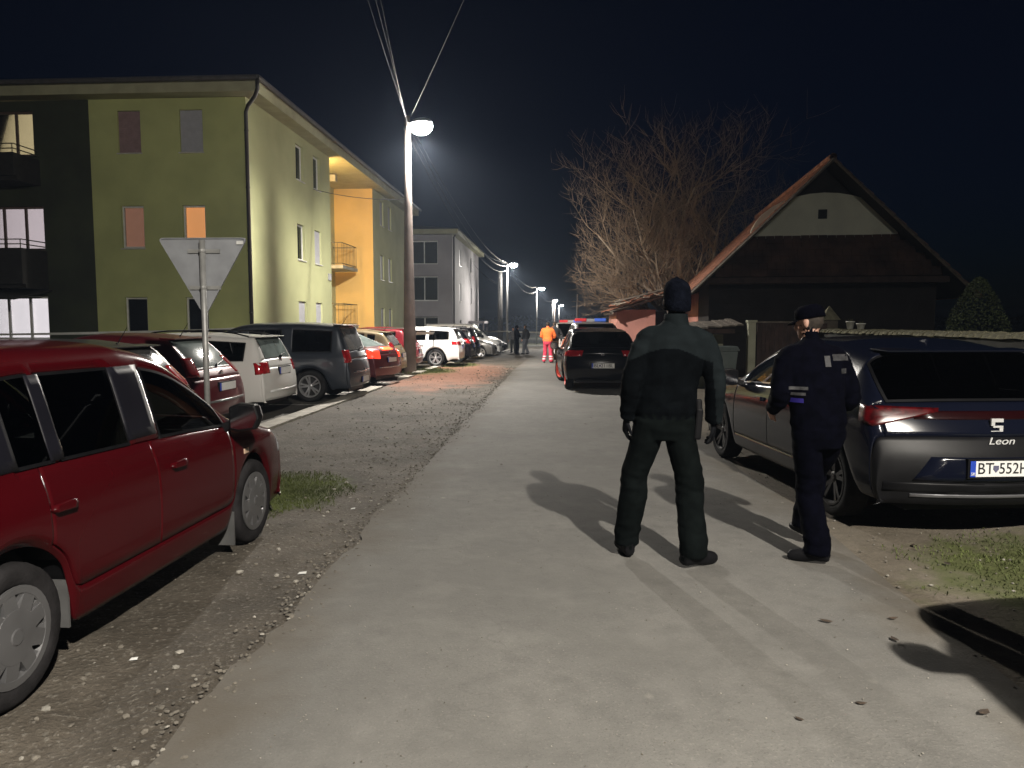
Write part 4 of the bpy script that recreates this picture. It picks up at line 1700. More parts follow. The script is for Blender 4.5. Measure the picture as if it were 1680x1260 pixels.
    for nm in order:
        fs = by[nm]
        if nm.startswith('win') and nm != 'windscreen':
            wi = int(nm[3:-1])
            g = glass_side
            if rear_priv and wi >= rear_priv:
                g = g_priv
            emit_part(nm, fs, 'side_window', [g, trim], root, 0.016, 0.0, True)
        elif nm == 'windscreen':
            emit_part(nm, fs, 'windscreen', [p.get('gfront', g_clear), black_plastic], root, 0.02, 0.0, True)
        elif nm == 'rear_window':
            emit_part(nm, fs, 'rear_window', [glass_rear, black_plastic], root, 0.022, 0.0, True)
        elif nm[1:5] == 'door':
            doors[nm] = emit_part(nm, fs, 'door', [pm], root, 0.0075, 0.016)
        elif nm == 'body':
            emit_part(nm, fs, 'body', [pm], root, 0.0075, 0.016)
        else:
            mm = pm
            if nm == 'rear_bumper' and p.get('bumper_m'):
                mm = p['bumper_m']
            emit_part(nm, fs, nm, [mm], root, 0.0075, 0.016)

    # projected details ------------------------------------------------
    def patch(nm, poly, origin, d, m, off=0.006, parent=None, label=None, rings=4, grow_c=None):
        """poly: (a, z) points; a runs along the horizontal axis square to direction d"""
        d = Vector(d).normalized()
        a_ax = Vector((-d.y, d.x, 0)).normalized() * -1
        o_ = Vector(origin)
        # densify the outline
        out = []
        n = len(poly)
        for k in range(n):
            (a0, q0), (a1, q1) = poly[k], poly[(k + 1) % n]
            for q in range(4):
                t = q / 4
                out.append((a0 + (a1 - a0) * t, q0 + (q1 - q0) * t))
        ca = sum(q[0] for q in poly) / n
        cz = sum(q[1] for q in poly) / n
        vs = []
        miss = False

        def cast(a, z, offv):
            st = o_ + a_ax * a + Vector((0, 0, z)) - d * 1.5
            hit = bvh.ray_cast(st, d, 4.0)
            if hit[0] is None:
                hit = bvh.find_nearest(o_ + a_ax * a + Vector((0, 0, z)))
            nrm = hit[1]
            if nrm.dot(d) > 0:
                nrm = -nrm
            return hit[0] + nrm * offv
        vs.append(cast(ca, cz, off))
        for q in range(1, rings + 1):
            t = q / rings
            for (a, z) in out:
                vs.append(cast(ca + (a - ca) * t, cz + (z - cz) * t, off))
        for (a, z) in out:
            vs.append(cast(a, z, -0.012))
        m_ = len(out)
        fs = []
        for k in range(m_):
            fs.append((0, 1 + k, 1 + (k + 1) % m_))
        for q in range(rings):
            for k in range(m_):
                k2 = (k + 1) % m_
                fs.append((1 + q * m_ + k, 1 + (q + 1) * m_ + k, 1 + (q + 1) * m_ + k2, 1 + q * m_ + k2))
        b = MB()
        b.add(vs, fs)
        o = b.build(nm, m, parent or root, smooth=True)
        if label:
            o['label'] = label
        return o

    ctx = {'root': root, 'patch': patch, 'bvh': bvh, 'doors': doors, 'L': L, 'w': w, 'H': H}
    yr = -L / 2
    tl = p.get('lamp', dict(kind='corner', z=0.86, h=0.24, wdt=0.26))
    tm = p.get('lamp_m', tail_red)
    for s in (-1, 1):
        for q in tl if isinstance(tl, list) else [tl]:
            if q['kind'] == 'corner':
                poly = [(-q['wdt'] / 2, -q['h'] / 2), (q['wdt'] / 2, -q['h'] / 2 + q.get('dz', 0)), (q['wdt'] / 2, q['h'] / 2 + q.get('dz', 0)), (-q['wdt'] / 2, q['h'] / 2 + q.get('dz2', 0))]
                if q.get('taper'):
                    poly = [(-q['wdt'] / 2, q['h'] * (0.35 - q['taper'] / 2)), (q['wdt'] * 0.28, -q['h'] / 2), (q['wdt'] / 2, -q['h'] * 0.3), (q['wdt'] / 2, q['h'] / 2), (-q['wdt'] / 2, q['h'] * 0.40)]
                if s < 0:
                    poly = [(-a, z) for a, z in reversed(poly)]
                patch('tail_light', poly, (s * (w - q.get('in', 0.16)), yr + 0.16, q['z']), (-s * q.get('skew', 0.75), 1, 0), q.get('m', tm), 0.007)
        hl = p.get('head', dict(z=0.68, h=0.17, wdt=0.42))
        poly = [(-hl['wdt'] / 2, -hl['h'] / 2), (hl['wdt'] / 2, -hl['h'] / 2), (hl['wdt'] / 2, hl['h'] / 2), (-hl['wdt'] / 2, hl['h'] / 2)]
        patch('headlight', poly, (s * (w - 0.24), L / 2 - 0.25, hl['z']), (-s * 0.75, -1, 0), head_lens, 0.006)
        # door handles
        for dn, sc in (('fdoor', dB - 0.20), ('rdoor', dC - 0.16 if p.get('rdoor_h') is None else p['rdoor_h'])):
            dd = doors.get(dn + ('R' if s > 0 else 'L'))
            if dd is None:
                continue
            zz = p.get('hz', zbf - 0.10)
            hp = patch('handle', [(-0.062, -0.014), (0.062, -0.020), (0.075, 0.0), (0.062, 0.020), (-0.062, 0.016), (-0.075, 0.0)], (s * w, L / 2 - sc, zz), (-s, 0, 0), p.get('handle_m', pm), 0.028, dd)
    patch('grille', [(-0.42, -0.07), (0.42, -0.07), (0.46, 0.07), (-0.46, 0.07)], (0, L / 2 - 0.05, 0.55), (0, -1, 0), black_plastic, 0.006)

    # plates, wiper, badge, trim on the back
    pz = p.get('plate_z', 0.70)
    hit = bvh.ray_cast(Vector((0.0, yr - 1, pz)), Vector((0, 1, 0)), 3)
    yp = hit[0].y - 0.012
    if p.get('plate', True):
        b = MB()
        b.bbox(-0.26, 0.26, yp - 0.006, yp, pz - 0.056, pz + 0.056)
        pl = b.build('number_plate', plate_white, root)
        b = MB()
        b.bbox(-0.262, -0.222, yp - 0.0075, yp - 0.001, pz - 0.0565, pz + 0.0565)
        b.build('blue_band', plate_blue, pl)
        b = MB()
        b.bbox(-0.275, 0.275, yp + 0.0005, yp + 0.03, pz - 0.07, pz + 0.07)
        b.build('plate_holder', black_plastic, root)
        if p.get('plate_text'):
            left, right = p['plate_text']
            for q, (txt, cx_) in enumerate(((left, -0.150), (right, 0.092))):
                tme = text_mesh(txt, 0.102, ink, 'lettering')
                to = link('lettering', tme, pl)
                wd = max(v.co.x for v in tme.vertices) - min(v.co.x for v in tme.vertices)
                hd = max(v.co.y for v in tme.vertices) - min(v.co.y for v in tme.vertices)
                to.scale = ((0.115 if q == 0 else 0.285) / wd, 0.078 / hd, 1)
                to.rotation_euler = (R(90), 0, 0)
                to.location = (cx_, yp - 0.0078, pz)
            b = MB()
            sh = [(-0.020, 0.024), (0.020, 0.024), (0.022, -0.002), (0.0, -0.028), (-0.022, -0.002)]
            b.add([(x - 0.073, yp - 0.0078, pz + z) for x, z in sh], [(0, 1, 2, 3, 4)])
            b.build('crest', mat('plate crest', (0.10, 0.10, 0.16), 0.5), pl)
            tme = text_mesh('SK', 0.030, plate_white, 'lettering')
            to = link('lettering', tme, pl)
            to.rotation_euler = (R(90), 0, 0)
            to.location = (-0.242, yp - 0.0095, pz - 0.036)
    if p.get('strip'):       # bright strip across the bumper
        z = p['strip']
        patch('bumper_strip', [(-w * 0.72, -0.016), (w * 0.72, -0.016), (w * 0.72, 0.016), (-w * 0.72, 0.016)], (0, yr, z), (0, 1, 0), p.get('strip_m', chrome), 0.010)
    if p.get('badge', True):
        z = p.get('badge_z', pz + 0.19)
        hit = bvh.ray_cast(Vector((0.0, yr - 1, z)), Vector((0, 1, 0)), 3)
        b = MB()
        b.lathe([(0.0, -0.012), (0.038, -0.012), (0.046, -0.006), (0.048, 0.004)], 20, (0, hit[0].y, z), axis='y')
        b.build('badge', chrome, root)
    if p.get('wiper', True):
        t0 = tail[gb]
        ya = L / 2 - t0[0]
        b = MB()
        za = t0[1]
        hit = bvh.ray_cast(Vector((0.0, yr - 1, za + 0.05)), Vector((0, 1, 0)), 3)
        hit2 = bvh.ray_cast(Vector((0.36, yr - 1, za + 0.09)), Vector((0, 1, 0)), 3)
        b.tube([hit[0] + Vector((0, -0.02, -0.03)), hit[0] + Vector((0.02, -0.035, 0.0)), hit2[0] + Vector((0, -0.022, 0))], [0.022, 0.012, 0.007], 6)
        b.build('rear_wiper', black_plastic, root)
    # roof spoiler lip
    if p.get('spoiler', True):
        last = top[-1]
        b = MB()
        kx = w * p.get('roofw', (0.74, 0.655))[1] * 1.02
        yy = L / 2 - last[0]
        zt = last[1]
        b.add([(-kx, yy + 0.12, zt - 0.01), (kx, yy + 0.12, zt - 0.01), (kx * 0.97, yy - 0.10, zt - 0.02), (-kx * 0.97, yy - 0.10, zt - 0.02),
               (-kx, yy + 0.12, zt + 0.012), (kx, yy + 0.12, zt + 0.012), (kx * 0.97, yy - 0.11, zt - 0.002), (-kx * 0.97, yy - 0.11, zt - 0.002)],
              [(3, 2, 1, 0), (4, 5, 6, 7), (0, 1, 5, 4), (1, 2, 6, 5), (2, 3, 7, 6), (3, 0, 4, 7)])
        bevel_obj(b.build('spoiler', p.get('spoiler_m', pm), root), 0.012, 2)
    if p.get('rails'):
        for s in (-1, 1):
            b = MB()
            kx = s * w * 0.66
            pts = []
            for q in range(9):
                t = q / 8
                sq = s_rf + 0.1 + (s_rr - s_rf - 0.2) * t
                pts.append((kx, L / 2 - sq, T(sq) - 0.012 + 0.055 * min(1, 6 * t, 6 * (1 - t))))
            b.tube(pts, 0.015, 6)
            b.build('roof_rail', p.get('rail_m', black_plastic), root, smooth=True)
    if p.get('antenna', True):
        b = MB()
        ya = L / 2 - (s_rr - 0.12)
        za = T(s_rr - 0.12)
        b.tube([(0, ya, za), (0, ya - 0.03, za + 0.03), (0, ya - 0.14, za + 0.20)], [0.014, 0.006, 0.003], 6)
        b.build('antenna', black_plastic, root)
    # mirrors
    for s in (-1, 1):
        ms = p.get('mirror_s', s_cowl + 0.33)
        mz = zbf + 0.085
        b = MB()
        hull = [(-0.10, -0.085), (-0.04, -0.10), (0.07, -0.085), (0.105, -0.01), (0.08, 0.075), (-0.03, 0.085), (-0.10, 0.06)]
        pr = [(1.0, -0.055), (1.04, 0.0), (0.86, 0.06), (0.45, 0.095)]
        vs = []
        for sc, dy in pr:
            for (hx, hz) in hull:
                vs.append((s * (w + 0.095 + hx * sc), L / 2 - ms + dy, mz + hz * sc))
        n = len(hull)
        fs = [tuple(range(n)), tuple(reversed(range(3 * n, 4 * n)))]
        for q in range(3):
            for k in range(n):
                fs.append((q * n + k, q * n + (k + 1) % n, (q + 1) * n + (k + 1) % n, (q + 1) * n + k))
        b.add(vs, fs)
        b.add([(s * (w * 0.90), L / 2 - ms - 0.03, mz - 0.13), (s * (w * 0.90), L / 2 - ms + 0.05, mz - 0.13), (s * (w + 0.04), L / 2 - ms + 0.04, mz - 0.07), (s * (w + 0.04), L / 2 - ms - 0.03, mz - 0.07),
               (s * (w * 0.88), L / 2 - ms - 0.03, mz - 0.06), (s * (w * 0.88), L / 2 - ms + 0.05, mz - 0.06), (s * (w + 0.04), L / 2 - ms + 0.04, mz - 0.02), (s * (w + 0.04), L / 2 - ms - 0.03, mz - 0.02)],
              [(3, 2, 1, 0), (4, 5, 6, 7), (0, 1, 5, 4), (1, 2, 6, 5), (2, 3, 7, 6), (3, 0, 4, 7)])
        mo = b.build('mirror', p.get('mirror_m', black_plastic), root)
        bevel_obj(mo, 0.012, 2)
        b = MB()
        b.add([(s * (w + 0.095 + hx * 0.86), L / 2 - ms - 0.0562, mz + hz * 0.86) for hx, hz in hull], [tuple(range(n))])
        b.build('mirror_glass', chrome, mo)
    # underside and cabin floor
    b = MB()
    b.bbox(-w * 0.66, w * 0.66, -L / 2 + 0.22, L / 2 - 0.22, 0.20, 0.34)
    b.build('underbody', black_plastic, root)
    for c in (cf, cr_):
        for s in (-1, 1):
            b = MB()
            pts = []
            for k in range(11):
                a = PI * k / 10
                pts.append((L / 2 - c + math.cos(a) * (Rw + 0.015), r + math.sin(a) * (Rw + 0.015)))
            vs = [(s * (w * 0.93), y_, z_) for y_, z_ in pts] + [(s * (w - 0.34), y_, z_) for y_, z_ in pts]
            m_ = len(pts)
            b.add(vs, [(k, k + 1, m_ + k + 1, m_ + k) for k in range(m_ - 1)] + [tuple(range(m_, 2 * m_))])
            b.build('wheel_arch', black_plastic, root)
    # wheels
    ty, rim, disc = make_wheel(r, p.get('tyre_w', 0.195), p.get('wheel', 'five'), p.get('rim_m', alloy), p.get('tyre_m', rubber))
    for ci, c in enumerate((cf, cr_)):
        for s in (-1, 1):
            e = link('wheel', None, root)
            e.empty_display_size = 0.1
            e.location = (s * (w - p.get('wheel_in', 0.125)), L / 2 - c, r)
            e.rotation_euler = (random.uniform(0, 6), 0, (0 if s > 0 else PI))
            if ci == 0 and p.get('steer'):
                e.rotation_euler = (0.4, 0, (0 if s > 0 else PI) + R(p['steer']))
            for me_, nm_ in ((ty, 'tyre'), (rim, 'rim'), (disc, 'brake_disc')):
                link(nm_, me_, e)
    # cabin
    if p.get('cabin', True):
        zf = 0.40
        for s in (-1, 1):
            st = link('seat', seat_mesh(), root)
            st.location = (s * 0.36, L / 2 - (dB - 0.35), zf + 0.06)
        st = MB()
        st.box((0, L / 2 - (dC - 0.12), zf + 0.10), (W * 0.72, 0.50, 0.18))
        st.box((0, L / 2 - (dC + 0.16), zf + 0.40), (W * 0.72, 0.13, 0.55), Matrix.Rotation(R(14), 3, 'X'))
        for hx in (-0.38, 0.38):
            st.box((hx, L / 2 - (dC + 0.24), zf + 0.74), (0.26, 0.09, 0.14), Matrix.Rotation(R(12), 3, 'X'))
        st.build('rear_bench', interior_m, root)
        b = MB()
        b.bbox(-w * 0.80, w * 0.80, L / 2 - (s_cowl + 0.62), L / 2 - (s_cowl + 0.05), 0.55, min(zbf - 0.02, 0.90))
        b.build('dashboard', interior_m, root)
        b = MB()
        pts = []
        for k in range(17):
            a = 2 * PI * k / 16
            pts.append((-0.36 + 0.18 * math.cos(a), L / 2 - (s_cowl + 0.72) + 0.07 * math.sin(a), 0.86 + 0.165 * math.sin(a)))
        b.tube(pts, 0.014, 6, caps=False)
        b.build('steering_wheel', interior_m, root)
    return root, ctx


def prof(kind, **kw):
    """a few body types, sizes in metres, s measured back from the nose"""
    if kind == 'hatch':
        p = dict(L=4.02, W=1.72, H=1.46, fo=0.82, wb=2.50, zb=(0.90, 0.97), cowl=1.02, rf=1.80, rr=3.48,
                 top=[(0.08, 0.69), (0.35, 0.79), (0.72, 0.87), (1.02, 0.935), (1.40, 1.21), (1.80, 1.415), (2.25, 1.46), (2.9, 1.455), (3.48, 1.385)],
                 tail=[(3.66, 1.19), (3.82, 0.985), (3.93, 0.86), (3.99, 0.66), (4.02, 0.50), (3.985, 0.29)], gb=1, bump=3,
                 wins=[(1.28, 2.10), (2.20, 2.95), (3.02, 3.28)], doors=(1.26, 2.15, 3.0))
    elif kind == 'estate':
        p = dict(L=4.36, W=1.73, H=1.47, fo=0.86, wb=2.52, zb=(0.91, 0.98), cowl=1.05, rf=1.86, rr=4.00,
                 top=[(0.08, 0.70), (0.36, 0.80), (0.75, 0.88), (1.05, 0.945), (1.45, 1.22), (1.86, 1.42), (2.3, 1.465), (3.2, 1.47), (4.00, 1.415)],
                 tail=[(4.12, 1.22), (4.22, 1.02), (4.29, 0.88), (4.34, 0.66), (4.36, 0.50), (4.32, 0.29)], gb=1, bump=3,
                 wins=[(1.32, 2.15), (2.25, 3.02), (3.12, 3.86)], doors=(1.30, 2.20, 3.05))
    elif kind == 'mpv':
        p = dict(L=4.62, W=1.81, H=1.70, fo=0.90, wb=2.75, zb=(0.98, 1.02), cowl=0.98, rf=1.90, rr=4.22, r=0.335,
                 top=[(0.08, 0.76), (0.34, 0.88), (0.70, 0.97), (0.98, 1.03), (1.45, 1.36), (1.90, 1.62), (2.4, 1.695), (3.4, 1.70), (4.22, 1.65)],
                 tail=[(4.36, 1.32), (4.46, 1.05), (4.53, 0.90), (4.59, 0.68), (4.62, 0.52), (4.58, 0.30)], gb=1, bump=3,
                 wins=[(1.34, 2.20), (2.32, 3.14), (3.26, 4.10)], doors=(1.36, 2.26, 3.20), roofw=(0.80, 0.72))
    elif kind == 'suv':
        p = dict(L=4.45, W=1.83, H=1.64, fo=0.88, wb=2.64, zb=(1.02, 1.10), cowl=1.12, rf=1.92, rr=4.0, r=0.35, sill=0.30,
                 top=[(0.08, 0.82), (0.34, 0.94), (0.75, 1.01), (1.12, 1.06), (1.5, 1.34), (1.92, 1.58), (2.4, 1.635), (3.3, 1.635), (4.0, 1.58)],
                 tail=[(4.16, 1.34), (4.28, 1.12), (4.37, 0.96), (4.42, 0.74), (4.45, 0.56), (4.40, 0.34)], gb=1, bump=3,
                 wins=[(1.42, 2.24), (2.34, 3.10), (3.18, 3.80)], doors=(1.38, 2.29, 3.12), plate_z=0.88)
    elif kind == 'liftback':
        p = dict(L=4.48, W=1.75, H=1.45, fo=0.90, wb=2.62, zb=(0.90, 0.98), cowl=1.10, rf=1.90, rr=3.20,
                 top=[(0.08, 0.68), (0.38, 0.78), (0.8, 0.87), (1.10, 0.935), (1.5, 1.20), (1.90, 1.40), (2.35, 1.45), (2.8, 1.44), (3.20, 1.385)],
                 tail=[(3.62, 1.22), (4.06, 1.04), (4.34, 1.00), (4.42, 0.86), (4.46, 0.66), (4.48, 0.50), (4.44, 0.29)], gb=1, bump=4,
                 wins=[(1.36, 2.18), (2.28, 3.04)], doors=(1.34, 2.23, 3.08), wiper=False, spoiler=False)
    elif kind == 'van':
        p = dict(L=4.95, W=1.92, H=1.96, fo=0.93, wb=3.00, zb=(1.12, 1.14), cowl=0.90, rf=1.75, rr=4.72, r=0.34, sill=0.26,
                 top=[(0.08, 0.86), (0.32, 1.00), (0.65, 1.10), (0.90, 1.16), (1.32, 1.56), (1.75, 1.88), (2.3, 1.955), (3.6, 1.96), (4.72, 1.93)],
                 tail=[(4.84, 1.60), (4.90, 1.16), (4.92, 0.95), (4.94, 0.72), (4.95, 0.55), (4.92, 0.32)], gb=1, bump=3,
                 wins=[(1.20, 2.02), (2.20, 3.25), (3.40, 4.55)], doors=(1.18, 2.10, 3.32), roofw=(0.86, 0.80))
    p.update(kw)
    return p


red_paint = paint('deep red paint', (0.046, 0.0010, 0.0027), 0.0, 0.10, 0.16, 0.16, 0.16)
navy_paint = paint('dark blue grey paint', (0.0032, 0.0044, 0.0115), 0.0, 0.05, 0.16, 0.25, 0.3)
black_paint = paint('black paint', (0.0022, 0.0022, 0.0042), 0.0, 0.06, 0.16, 0.25, 0.3)
white_paint = paint('white paint', (0.62, 0.61, 0.585), 0.0, 0.35)
white_paint2 = paint('bright white paint', (0.72, 0.73, 0.73), 0.0, 0.3)
silver_paint = paint('silver paint', (0.20, 0.20, 0.205), 0.5, 0.4)
dull_grey_paint = paint('dull grey paint', (0.06, 0.06, 0.062), 0.4, 0.3)
grey_paint = paint('mid grey paint', (0.20, 0.195, 0.19), 0.5, 0.3)
wine_paint = paint('wine red paint', (0.10, 0.010, 0.016), 0.25, 0.3)
slate_paint = paint('slate blue paint', (0.035, 0.042, 0.055), 0.3, 0.3)
crimson_paint = paint('crimson paint', (0.26, 0.012, 0.022), 0.1, 0.3)
beige_paint = paint('champagne paint', (0.38, 0.30, 0.18), 0.4, 0.3)

# near left: red supermini estate, seen from its right rear quarter
rp = dict(L=4.02, W=1.67, H=1.49, fo=0.82, wb=2.36, zb=(0.885, 0.955), cowl=0.98, rf=1.70, rr=3.62, r=0.30,
          top=[(0.08, 0.68), (0.32, 0.79), (0.68, 0.865), (0.98, 0.925), (1.32, 1.19), (1.70, 1.42), (2.15, 1.485), (2.9, 1.49), (3.62, 1.44)],
          tail=[(3.74, 1.24), (3.86, 1.00), (3.94, 0.87), (3.99, 0.66), (4.02, 0.50), (3.98, 0.29)], gb=1, bump=3,
          wins=[(1.20, 2.05), (2.20, 2.82), (2.86, 3.10), (3.24, 3.58)], doors=(1.20, 2.12, 2.96),
          paint=red_paint, gside=glass('red car glass', (0.5, 0.53, 0.52)), wheel='hubcap', rim_m=hubcap_m, tyre_m=dusty_rubber,
          handle_m=red_paint, hz=0.775, rdoor_h=2.90, mirror_m=black_plastic, mirror_s=1.22, roofw=(0.78, 0.69), sill=0.20, rails=False,
          head=dict(z=0.68, h=0.20, wdt=0.40), tyre_w=0.18)
car_red, cx_red = make_car('parked_car', 'deep red small estate car with eight-hole silver hubcaps on the dirt verge', (-2.99, 3.97 + 0.03, 0.0), R(-0.6), rp, 'parked cars')
# dark window pillars, side indicator, mud flap and sill of the red car
for s in (-1, 1):
    for (a, c, nm) in ((2.030, 2.290, 'pillar_trim'), (2.80, 2.885, 'pillar_trim'), (3.085, 3.27, 'pillar_trim')):
        ya, yc = 4.02 / 2 - a, 4.02 / 2 - c
        cx_red['patch'](nm, [(-(a - c) / 2 * -1, 0.02), ((a - c) / 2 * -1, 0.02), ((a - c) / 2 * -1 - 0.0, 0.40), (-(a - c) / 2 * -1 + 0.0, 0.40)], (s * 0.835, (ya + yc) / 2, 0.95), (-s, 0, 0), mat('black pillar film', (0.006, 0.006, 0.010), 0.5, spec=0.3), 0.004)
    cx_red['patch']('side_indicator', [(-0.035, -0.018), (0.035, -0.018), (0.03, 0.018), (-0.03, 0.018)], (s * 0.835, 2.01 - 1.02, 0.70), (-s, 0, 0), mat('side indicator lens', (0.5, 0.35, 0.25), 0.2), 0.006)
    for (yy, za, zb_) in ((-0.825, 0.20, 0.42), (0.868, 0.07, 0.30)):
        b = MB()
        b.bbox(s * 0.70 - 0.09, s * 0.70 + 0.09, yy - 0.012, yy, za, zb_)
        b.build('mud_flap', mat('pale mud flap', (0.07, 0.07, 0.07), 0.6, var=0.2), car_red)

# right: dark hatchback with a full-width lamp strip
lp = dict(L=4.37, W=1.80, H=1.455, fo=0.86, wb=2.68, zb=(0.92, 1.01), cowl=1.12, rf=1.98, rr=3.72, r=0.325,
          top=[(0.08, 0.69), (0.38, 0.79), (0.8, 0.88), (1.12, 0.945), (1.54, 1.20), (1.98, 1.40), (2.45, 1.455), (3.1, 1.445), (3.72, 1.37)],
          tail=[(3.98, 1.17), (4.14, 0.995), (4.22, 0.90), (4.29, 0.755), (4.355, 0.62), (4.37, 0.46), (4.31, 0.25)], gb=1, bump=4,
          wins=[(1.46, 2.24), (2.34, 3.06), (3.12, 3.40)], doors=(1.36, 2.29, 3.10), paint=navy_paint, gside=g_dark, grear=g_priv, trim=chrome,
          bumper_m=black_plastic, rw_j=5, plate_z=0.545, plate_text=('BT', '552HK'), badge=False, wiper=False, antenna=False, rplan=0.05, rround=0.20,
          lamp=[dict(kind='corner', z=0.895, h=0.15, wdt=0.50, skew=0.8, taper=0.25, m=mat('dim red lamp lens', (0.05, 0.0015, 0.0025), 0.3, coat=0.2, var=0.5, scale=25), **{'in': 0.16}, dz=-0.01, dz2=-0.03)], wheel='five', rim_m=dark_metal)
car_leon, cx_l = make_car('parked_car', 'dark blue-grey hatchback with plate BT 552HK parked on the right shoulder', (2.93, 7.62, 0.0), R(6.8), lp, 'parked cars')
cx_l['patch']('light_bar', [(-0.56, -0.028), (0.56, -0.028), (0.58, 0.030), (-0.58, 0.030)], (0, -2.1, 0.905), (0, 1, 0), mat('unlit red light bar', (0.012, 0.0015, 0.002), 0.2), 0.006)
cx_l['patch']('bumper_insert', [(-0.62, -0.09), (0.62, -0.09), (0.50, 0.085), (-0.50, 0.085)], (0, -2.2, 0.535), (0, 1, 0), navy_paint, 0.008)
cx_l['patch']('diffuser', [(-0.80, -0.035), (0.80, -0.035), (0.80, 0.035), (-0.80, 0.035)], (0, -2.2, 0.395), (0, 1, 0), black_plastic, 0.008)
cx_l['patch']('diffuser_strip', [(-0.62, -0.012), (0.62, -0.012), (0.62, 0.012), (-0.62, 0.012)], (0, -2.2, 0.335), (0, 1, 0), mat('satin diffuser strip', (0.16, 0.16, 0.17), 0.4, metal=0.5), 0.010)
hit = cx_l['bvh'].ray_cast(Vector((0, -4, 0.83)), Vector((0, 1, 0)), 4)[0]
em = MB()   # angular letter emblem
for (x0, x1, z0, z1) in ((-0.045, 0.045, 0.030, 0.055), (-0.045, -0.018, 0.004, 0.029), (-0.030, 0.045, -0.010, 0.003), (0.018, 0.045, -0.032, -0.011), (-0.045, 0.045, -0.055, -0.033)):
    em.bbox(x0, x1, -0.012, 0.004, z0, z1)
eo = em.build('emblem', mat('satin silver lettering'), car_leon)
eo.location = (0, hit.y - 0.004, 0.835)
hit = cx_l['bvh'].ray_cast(Vector((0, -4, 0.735)), Vector((0, 1, 0)), 4)[0]
to = link('lettering', text_mesh('Leon', 0.085, mat('satin silver lettering', (0.55, 0.55, 0.56), 0.4), 'lettering', shear=0.35, extrude=0.004), car_leon)
to.location = (0.0, hit.y - 0.012, 0.732)
to.rotation_euler = (R(78), 0, 0)
to.scale = (1.15, 0.85, 1)
b = MB()   # shark fin
b.add([(-0.035, -1.20, 1.385), (0.035, -1.20, 1.385), (0.03, -1.02, 1.40), (-0.03, -1.02, 1.40), (0.0, -1.21, 1.455), (0.0, -1.15, 1.45)],
      [(3, 2, 1, 0), (0, 1, 4), (1, 2, 5, 4), (2, 3, 5), (3, 0, 4, 5)])
bevel_obj(b.build('roof_fin', navy_paint, car_leon), 0.008, 2)

# dark hatchback ahead, red glow put into its rim colour
vp = prof('hatch', L=4.26, W=1.80, H=1.46, fo=0.85, wb=2.62, rr=3.70, r=0.325, paint=black_paint, grear=g_priv, wheel='multi', rim_m=glow_rim, steer=20, rw_j=5, wheel_in=0.17,
          top=[(0.08, 0.69), (0.38, 0.80), (0.78, 0.88), (1.06, 0.945), (1.45, 1.21), (1.88, 1.41), (2.35, 1.46), (3.1, 1.455), (3.70, 1.38)], cowl=1.06, rf=1.88,
          tail=[(3.90, 1.19), (4.08, 1.00), (4.18, 0.86), (4.24, 0.66), (4.26, 0.50), (4.22, 0.28)], wins=[(1.34, 2.18), (2.28, 3.02), (3.10, 3.40)], doors=(1.32, 2.23, 3.06),
          plate_z=0.60, plate_text=('BL', '211BL'), badge_z=0.86, wiper=False, antenna=False,
          lamp=[dict(kind='corner', z=0.88, h=0.13, wdt=0.46, skew=0.7, **{'in': 0.18}, dz=-0.01)])
car_vw, cx_v = make_car('parked_car', 'black hatchback with multi-spoke rims coloured by red glow standing on the road beside the standing officer', (0.93, 19.3, 0.0), R(3.0), vp, 'parked cars')
hit = cx_v['bvh'].ray_cast(Vector((0, -4, 0.86)), Vector((0, 1, 0)), 4)[0]
b = MB()
b.tube([(-0.035, 0, 0.03), (-0.012, 0, -0.012), (0, 0, 0.012), (0.012, 0, -0.012), (0.035, 0, 0.03)], 0.006, 5)
b.tube([(-0.03, 0, -0.002), (-0.014, 0, -0.040), (0, 0, -0.012), (0.014, 0, -0.040), (0.03, 0, -0.002)], 0.006, 5)
bo = b.build('badge_mark', chrome, car_vw)
bo.location = (0, hit.y - 0.016, 0.86)

# emergency cars beyond
m_red_l = mat('red beacon', (0.6, 0.04, 0.05), 0.25, emit=(1.0, 0.10, 0.10), estr=0.08)
m_blue_l = mat('blue beacon', (0.05, 0.12, 0.6), 0.25, emit=(0.15, 0.32, 1.0), estr=0.2)


def beacon(root, L, s_, z, wd=1.1):
    b = MB()
    b.bbox(-0.14, 0.14, L / 2 - s_ - 0.11, L / 2 - s_ + 0.11, z, z + 0.10)
    c = b.build('beacon_bar', mat('beacon bar grey', (0.35, 0.36, 0.38), 0.4), root)
    for sg, mm in ((-1, m_red_l), (1, m_blue_l)):
        b = MB()
        b.bbox(min(sg * 0.142, sg * wd / 2), max(sg * 0.142, sg * wd / 2), L / 2 - s_ - 0.12, L / 2 - s_ + 0.12, z, z + 0.11)
        bevel_obj(b.build('beacon_lens', mm, c), 0.02, 2)


